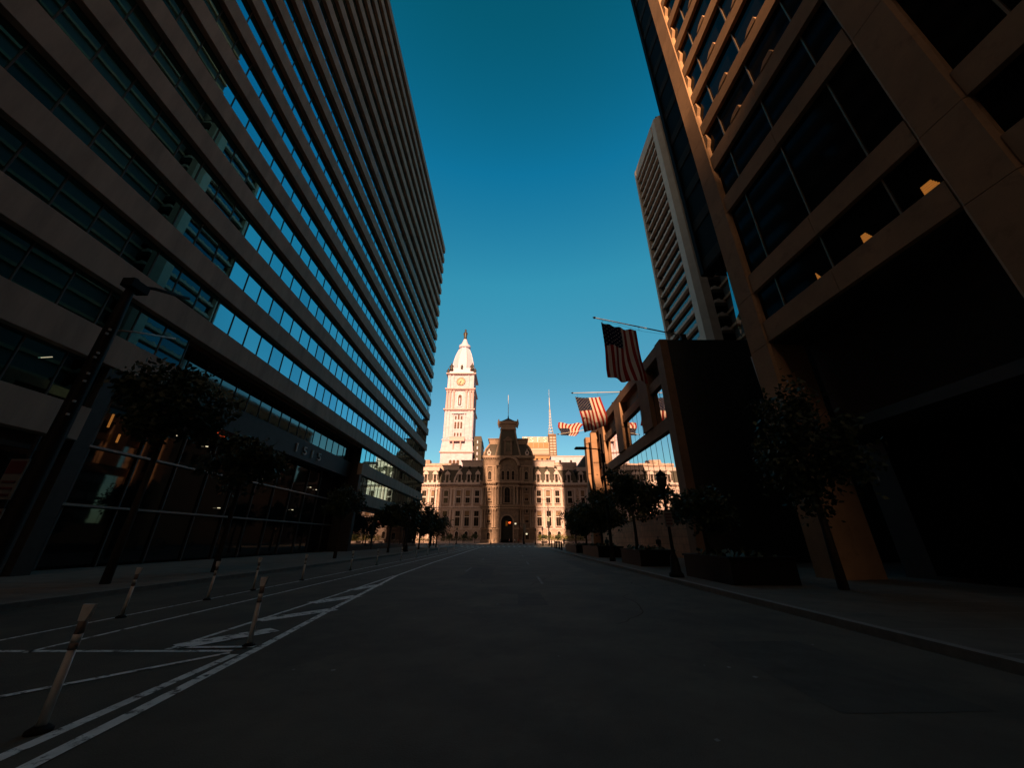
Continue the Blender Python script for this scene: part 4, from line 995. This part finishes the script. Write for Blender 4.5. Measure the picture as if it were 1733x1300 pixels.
def hedge(x0, x1, y0, y1, h, n, m, label, seed):
    q = random.Random(seed); mb = MB()
    for k in range(n):
        p = Vector((q.uniform(x0,x1), q.uniform(y0,y1), .15+h*(q.random()**.6)*(1+.2*math.sin(q.uniform(x0,x1)*2))))
        nrm = Vector((q.gauss(0,1), q.gauss(0,1), q.gauss(0,1)+.6)).normalized(); t = nrm.orthogonal().normalized(); b = nrm.cross(t); l = q.uniform(.2,.45)
        mb.add([p-t*l*.5, p+b*l*.3, p+t*l*.5, p-b*l*.3], [(0,1,2,3)])
    o = mb.build('hedge', m); return tag(o, label, 'hedge', 'hedges before the hall')
hedge(-29, -15.5, 163, 166.5, 2.3, 2200, LEAF, 'dark hedge in shade before the left wing of the hall', 3)
hedge(11.2, 31, 164, 168, 2.8, 4200, LEAFY, 'yellow green sunlit hedge before the right wing of the hall', 4)
hedge(-40, -30, 160, 163, 1.8, 1200, LEAFY, 'hedge behind the trees at the far left of the plaza', 5)
def low_wall(x0, x1, y, label):
    mb = MB(); mb.box(x0, x1, y, y+.5, .1, .75); mb.box(x0-.05, x1+.05, y-.06, y+.56, .75, .87); tag(mb.build('low_wall', STONEL), label, 'wall', 'plaza walls')
low_wall(9.5, 33, 162.8, 'low pale wall in front of the sunlit hedge'); low_wall(-30, -14.2, 161.8, 'low grey wall in front of the shaded hedge')

# ------------------------------------------------------------------ planters, lamps, signals, posts
PLN = [(7.55,9.6,23.4,27.3,.95,'large dark planter box beside the lamp column'), (7.6,9.8,34.6,42.0,.95,'long dark planter box behind the lamp column'),
       (7.6,9.9,14.0,17.6,.95,'nearest dark planter box beside the lantern post'), (7.5,10,45.5,54.0,.9,'farthest dark planter box before the bollards')]
for x0,x1,y0,y1,h,lb in PLN:
    t = thing('planter', ((x0+x1)/2, (y0+y1)/2, .15), lb, 'planter', 'planters on the right pavement')
    mb = MB(); mb.box(x0, x1, y0, y0+.12, .15, h); mb.box(x0, x1, y1-.12, y1, .15, h); mb.box(x0, x0+.12, y0+.12, y1-.12, .15, h); mb.box(x1-.12, x1, y0+.12, y1-.12, .15, h)
    mb.box(x0-.05, x1+.05, y0-.05, y0+.16, h, h+.08); mb.box(x0-.05, x1+.05, y1-.16, y1+.05, h, h+.08); mb.box(x0-.05, x0+.16, y0+.16, y1-.16, h, h+.08); mb.box(x1-.16, x1+.05, y0+.16, y1-.16, h, h+.08)
    mb.build('box', BLACKM, t)
    MB().box(x0+.13, x1-.13, y0+.13, y1-.13, .2, h-.1).build('soil', SOIL, t)
    q = random.Random(int(y0*7)); mb = MB()
    for k in range(260):
        p = Vector((q.uniform(x0+.15,x1-.15), q.uniform(y0+.15,y1-.15), h-.1+q.random()**2*.35)); nrm = Vector((q.gauss(0,1),q.gauss(0,1),1)).normalized(); tt = nrm.orthogonal().normalized(); b = nrm.cross(tt); l = q.uniform(.1,.25)
        mb.add([p-tt*l, p+b*l*.4, p+tt*l, p-b*l*.4], [(0,1,2,3)])
    mb.build('planting', LEAF, t)['kind'] = 'stuff'
def lantern(x, y, z0, h, label, group='lantern posts'):
    t = thing('lantern_post', (x, y, z0), label, 'street lamp', group)
    MB().lathe(x, y, [(z0,.30),(z0+.12,.30),(z0+.2,.22),(z0+.7,.16),(z0+.85,.10),(z0+1.0,.075),(z0+h-1.0,.055),(z0+h-.9,.12),(z0+h-.84,.12)], 10).build('post', BLACKM, t)
    zl = z0+h-.84
    MB().lathe(x, y, [(zl,.12),(zl+.12,.20),(zl+.45,.25),(zl+.55,.20)], 10).build('lamp_glass', mat('lantern_glass', (.06,.05,.045), .15), t)
    MB().lathe(x, y, [(zl+.55,.27),(zl+.62,.22),(zl+.72,.08),(zl+.78,.05),(zl+.84,.02)], 10).build('lamp_cap', BLACKM, t)
    return t
t = lantern(6.95, 17.1, .15, 4.45, 'black lantern post on the right kerb in front of the mirror glass')
mb = MB(); mb.box(6.78, 7.12, 17.0, 17.03, 2.1, 2.75, 0)
for k in range(4): mb.box(6.82, 7.08, 16.985, 16.999, 2.2+k*.13, 2.25+k*.13, 1)
mb.build('sign_plate', [SIGNW, SIGNR], t)
for x, y, h, lb in ((7.5,92,4.2,'small black lantern post by the bollards before the sunlit wing'), (7.7,122,4.6,'lantern post on the plaza edge in front of the sunlit wing'),
                    (-19.0,98,5.6,'lantern post at the corner beyond the left trees'), (-17.5,128,5.0,'lantern post in front of the shaded left wing'), (4.5,130,4.5,'lantern post right of the archway'), (-6.5,131,4.5,'lantern post left of the archway')):
    lantern(x, y, .15, h, lb)
lantern(-13.2, 50.5, .15, 4.3, 'lantern post among the left trees against the reflecting shop glass')
# cobra lamp on the right pavement
t = thing('street_light', (7.35, 29, .15), 'tall slim street light on the right pavement with an arm over the road', 'street light')
MB().lathe(7.35, 29, [(.15,.22),(.3,.22),(.5,.14),(1.0,.12),(9.5,.07)], 10).build('pole', BLACKM, t)
MB().tube([(7.35,29,8.15),(6.9,29,8.3),(6.1,29,8.36)], .045, 6).build('arm', BLACKM, t)
mb = MB(); mb.frustum(5.65, 29, [(8.26,.42,.12),(8.34,.52,.17),(8.46,.40,.12)]); mb.build('lamp_head', BLACKM, t)
mb = MB(); mb.lathe(7.35, 28.92, [(9.2,.02),(9.6,.02)], 6); mb.box(7.2,7.5,28.8,28.9,7.2,7.9); mb.build('pole_box', BLACKM, t)
# tall mast with signals at the far crossing
t = thing('signal_mast', (9.3, 95, .15), 'tall dark mast with two arms and a signal box before the sunlit wing', 'traffic mast')
MB().lathe(9.3, 95, [(.15,.25),(1.2,.18),(11.0,.08)], 8).build('pole', BLACKM, t)
MB().tube([(9.3,95,10.7),(7.3,95,10.8)], .05, 5).build('arm', BLACKM, t)
MB().box(9.0, 9.6, 94.7, 95.3, 4.1, 5.5).build('signal_box', BLACKM, t); MB().box(8.95, 9.55, 94.65, 94.7, 5.6, 6.6).build('sign_plate', mat('sign_grey', (.2,.25,.2), .6), t)
t = thing('signal_mast', (4.2, 127, .15), 'traffic signal with yellow housing and red light seen against the dark archway', 'traffic signal')
MB().lathe(4.2, 127, [(.15,.2),(6.3,.1)], 8).build('pole', BLACKM, t); MB().tube([(4.2,127,6.1),(-1.4,127,6.3)], .06, 5).build('arm', BLACKM, t)
for x in (-1.25,):
    MB().box(x-.35, x+.25, 126.7, 127.1, 5.5, 7.0).build('housing', SIGY, t)
MB().box(-.7, .0, 126.7, 127.1, 5.7, 6.9).build('housing', BLACKM, t)
MB().lathe(-.3, 126.55, [(6.3,.02),(6.35,.38),(6.75,.38),(6.8,.02)], 8).build('red_light', SIGR, t)
for x, z in ((1.6,6.0),(5.2,2.9)): MB().lathe(x, 126.9, [(z,.02),(z+.1,.3),(z+.45,.3),(z+.5,.02)], 8).build('white_light', LITW, t)
mb = MB(); mb.box(4.2, 5.0, 126.6, 126.7, 3.6, 6.2); mb.build('banner', SIGNW, t)
t = thing('signal_mast', (-18.6, 92.5, .15), 'tall dark mast at the far left corner rising above the trees', 'traffic mast')
MB().lathe(-18.6, 92.5, [(.15,.25),(1.2,.17),(14.2,.08)], 8).build('pole', BLACKM, t); MB().tube([(-18.6,92.5,14),(-13.0,92.5,14.1)], .05, 5).build('arm', BLACKM, t)
# big pole on the near left with lamp arms, signals and parking signs
t = thing('utility_pole', (-13.0, 10.2, .15), 'thick dark pole on the near left pavement with two lamp arms and small bright fittings', 'pole')
MB().lathe(-13.0, 10.2, [(.15,.32),(.5,.30),(.7,.22),(8.0,.17),(9.9,.10)], 12).build('pole', BLACKM, t)
MB().tube([(-13.0,10.2,7.85),(-13.0,10.9,8.2),(-13.0,12.3,8.75)], .035, 6).build('lower_arm', WHITEP, t)
MB().tube([(-13.0,10.2,9.6),(-12.9,10.8,9.95),(-12.8,12.0,10.4)], .06, 6).build('upper_arm', BLACKM, t)
MB().box(-13.2, -12.8, 10.0, 10.6, 9.5, 9.8).build('lamp_head', BLACKM, t)
for z, dx in ((7.75,-.02),(7.6,-.05),(6.9,-.02),(6.75,-.05),(6.2,.0),(5.95,.0),(5.3,.0),(4.9,.0)):
    MB().box(-12.83+dx, -12.79+dx, 10.02, 10.09, z, z+.06).build('fitting', WHITEP, t)
t = thing('sign_post', (-11.9, 8.95, .15), 'post with two red and white parking plates at the left edge', 'sign post')
MB().lathe(-11.9, 9.0, [(.15,.05),(4.0,.045)], 8).build('post', BLACKM, t)
for z0, z1 in ((2.45, 3.4), (1.3, 2.25)):
    mb = MB(); mb.box(-12.15, -11.7, 8.90, 8.93, z0, z1, 0); mb.box(-12.12, -11.73, 8.885, 8.899, z1-.35, z1-.05, 1)
    for k in range(3): mb.box(-12.08, -11.77, 8.885, 8.899, z0+.08+k*.15, z0+.13+k*.15, 1)
    mb.build('sign_plate', [SIGNW, SIGNR], t)
MB().box(-12.15, -11.7, 8.90, 8.93, .35, 1.1).build('blank_plate', mat('sign_tan', (.30,.24,.19), .6), t)
# delineator posts
def mk_post():
    t = thing('delineator_post', (0,0,0), 'x', 'lane post', 'white delineator posts along the bike lane')
    MB().lathe(0, 0, [(0,.095),(.02,.095),(.05,.05)], 14).build('base', BLACK, t)
    MB().lathe(0, 0, [(.05,.037),(.62,.033)], 10).build('tube', POSTW, t)
    mb = MB(); mb.lathe(0, 0, [(.62,.037),(.68,.037)], 10, 1); mb.lathe(0, 0, [(.68,.037),(.75,.037)], 10, 0); mb.lathe(0, 0, [(.75,.037),(.86,.037)], 10, 1); mb.build('reflective_band', [POSTW, POSTB], t)
    MB().frustum(0, 0, [(.86,.034,.03),(.93,.050,.02),(1.0,.060,.013)]).build('top', POSTW, t)
    return t
dp = mk_post()
spots = [(-4.25,4.26,0.8,'nearest white lane post standing inside the painted triangle','x'), (-4.24,7.1,-1.0,'white lane post at the tip of the painted triangle','x')]
for y, lb in ((9.47,'leftmost of the lane posts on the thin bike lane line'),(12.02,'lane post on the bike lane line, next after the leftmost'),(14.1,'lane post seen just behind the one at the triangle tip'),(17.35,'lane post on the bike lane line right of the triangle tip'),
              (22.68,'lane post in front of the dark entrance lobby pavement'),(27.2,'sixth lane post along the bike lane line'),(33.05,'lane post below the first reflecting shop glass'),(38.3,'lane post just left of the far tree trunks'),
              (43.5,'lane post in front of the far tree trunks'),(50,'small lane post third from the far end of the line'),(57,'small lane post second from the far end of the line'),(64,'smallest lane post at the far end of the line')):
    spots.append((-8.62-min(.35, .02*(y-9)), y, rnd.uniform(-2, 2), lb, 'x'))
for i, (x, y, ln, lb, _) in enumerate(spots):
    o = dp if i == 0 else copy_tree(dp)
    o.location = (x, y, 0); o['label'] = lb; o.rotation_euler = (R(ln*.6), R(ln+.6), rnd.uniform(-.4, .4))
# dark bollards on the right
def mk_boll():
    t = thing('bollard', (0,0,0), 'x', 'bollard', 'dark bollards on the right pavement')
    MB().lathe(0, 0, [(0,.17),(.1,.17),(.14,.12),(.9,.11),(1.0,.12),(1.1,.10),(1.18,.02)], 10).build('shaft', BLACKM, t)
    MB().lathe(0, 0, [(.80,.125),(.86,.125)], 10).build('collar', GREYM, t)
    return t
bo = mk_boll()
for i, (x, y, lb) in enumerate(((8.3,80,'dark bollard farthest along, at the foot of the tall mast'),(8.3,74.5,'dark bollard second nearest the tall mast'),(8.0,69.3,'middle dark bollard in the sunlit gap'),(7.8,63.5,'dark bollard beside the people in white'),(7.5,58.5,'dark bollard nearest the planter boxes'))):
    o = bo if i == 0 else copy_tree(bo); o.location = (x, y, .15); o['label'] = lb

# ------------------------------------------------------------------ people
def body_mesh(stride=.25, arm=.25, shirt='white', legs='denim', seed=0):
    me = bpy.data.meshes.new('person'); s = stride
    V = [(0,0,.95),(0,.01,1.12),(0,0,1.33),(0,.01,1.44),(0,0,1.50),(0,-.01,1.60),(0,-.005,1.70),      # 0-6 pelvis..head
         (.10,0,.90),(.11,-s*.45,.50),(.11,-s*.75+.02,.09),(.11,-s*.75-.13,.04),                      # 7-10 right leg
         (-.10,0,.90),(-.11,s*.35,.50),(-.11,s*.95,.11),(-.11,s*.95-.12,.05),                         # 11-14 left leg
         (.18,0,1.40),(.24,arm*.35,1.14),(.25,arm*.2-.1,.92),(.25,arm*.2-.16,.82),                    # 15-18 right arm
         (-.18,0,1.40),(-.24,-arm*.35,1.14),(-.25,-arm*.8-.05,.95),(-.25,-arm*.9-.1,.86)]
    E = [(0,1),(1,2),(2,3),(3,4),(4,5),(5,6),(0,7),(7,8),(8,9),(9,10),(0,11),(11,12),(12,13),(13,14),(2,15),(15,16),(16,17),(17,18),(2,19),(19,20),(20,21),(21,22)]
    RR = [.14,.125,.15,.07,.055,.10,.085,.095,.065,.045,.04,.095,.065,.045,.04,.06,.048,.035,.035,.06,.048,.035,.035]
    me.from_pydata(V, E, [])
    ob = bpy.data.objects.new('person', me); COL.objects.link(ob)
    md = ob.modifiers.new('skin', 'SKIN'); sv = me.skin_vertices[0].data
    for i, r in enumerate(RR): sv[i].radius = (r, r*.8 if i in (0,1,2) else r)
    sv[0].use_root = True
    sb = ob.modifiers.new('sub', 'SUBSURF'); sb.levels = 2; sb.render_levels = 2
    dg = bpy.context.evaluated_depsgraph_get(); m2 = bpy.data.meshes.new_from_object(ob.evaluated_get(dg))
    COL.objects.unlink(ob); bpy.data.objects.remove(ob)
    m2.materials.clear()
    for m in (SKIN, CL[shirt], CL[legs], HAIR, BLACK): m2.materials.append(m)
    for p in m2.polygons:
        c = p.center; p.use_smooth = True; k = 0
        if c.z < .10: k = 4
        elif c.z < .96 and abs(c.x) < .20: k = 2
        elif c.z < 1.455 and not (abs(c.x) > .2 and c.z < 1.12): k = 1
        elif c.z > 1.66 or (c.z > 1.56 and c.y > .02): k = 3
        p.material_index = k
    return m2
BM = {}
def person(x, y, z, h, rz, shirt, legs, label, stride=.25, group='people walking'):
    key = (shirt, legs, stride)
    if key not in BM: BM[key] = body_mesh(stride, .25, shirt, legs)
    o = bpy.data.objects.new('person', BM[key]); COL.objects.link(o); o.location = (x, y, z); o.rotation_euler = (0, 0, rz); o.scale = (h/1.78,)*3
    return tag(o, label, 'person', group)
person(11.4, 30.5, .15, 1.75, R(15), 'black', 'black', 'person in dark clothes walking along the brown base wall', .3)
person(10.3, 42.3, .15, 1.72, R(185), 'teal', 'khaki', 'person in a teal shirt walking beside the lamp column', .25)
person(8.55, 63.0, .15, 1.74, R(10), 'white', 'white', 'person all in white next to the bollards', .2)
person(9.2, 64.5, .15, 1.70, R(-10), 'white', 'khaki', 'person in a white top and tan trousers behind the bollards', .15)
for i, (x, y, sh, lg, lb) in enumerate(((-.4,150,'pink','denim','person in pink crossing the plaza before the archway'), (1.6,152,'white','navy','person in white near the archway'), (3.0,148,'red','black','person in red on the plaza right of the archway'),
        (4.6,150,'navy','denim','person in navy on the plaza near the signal'), (-3.8,151,'teal','denim','person in teal left of the archway'), (-6.2,149,'white','denim','person in white and denim left of the archway'))):
    person(x, y, .15, 1.74, rnd.uniform(0, 6), sh, lg, lb, .2)
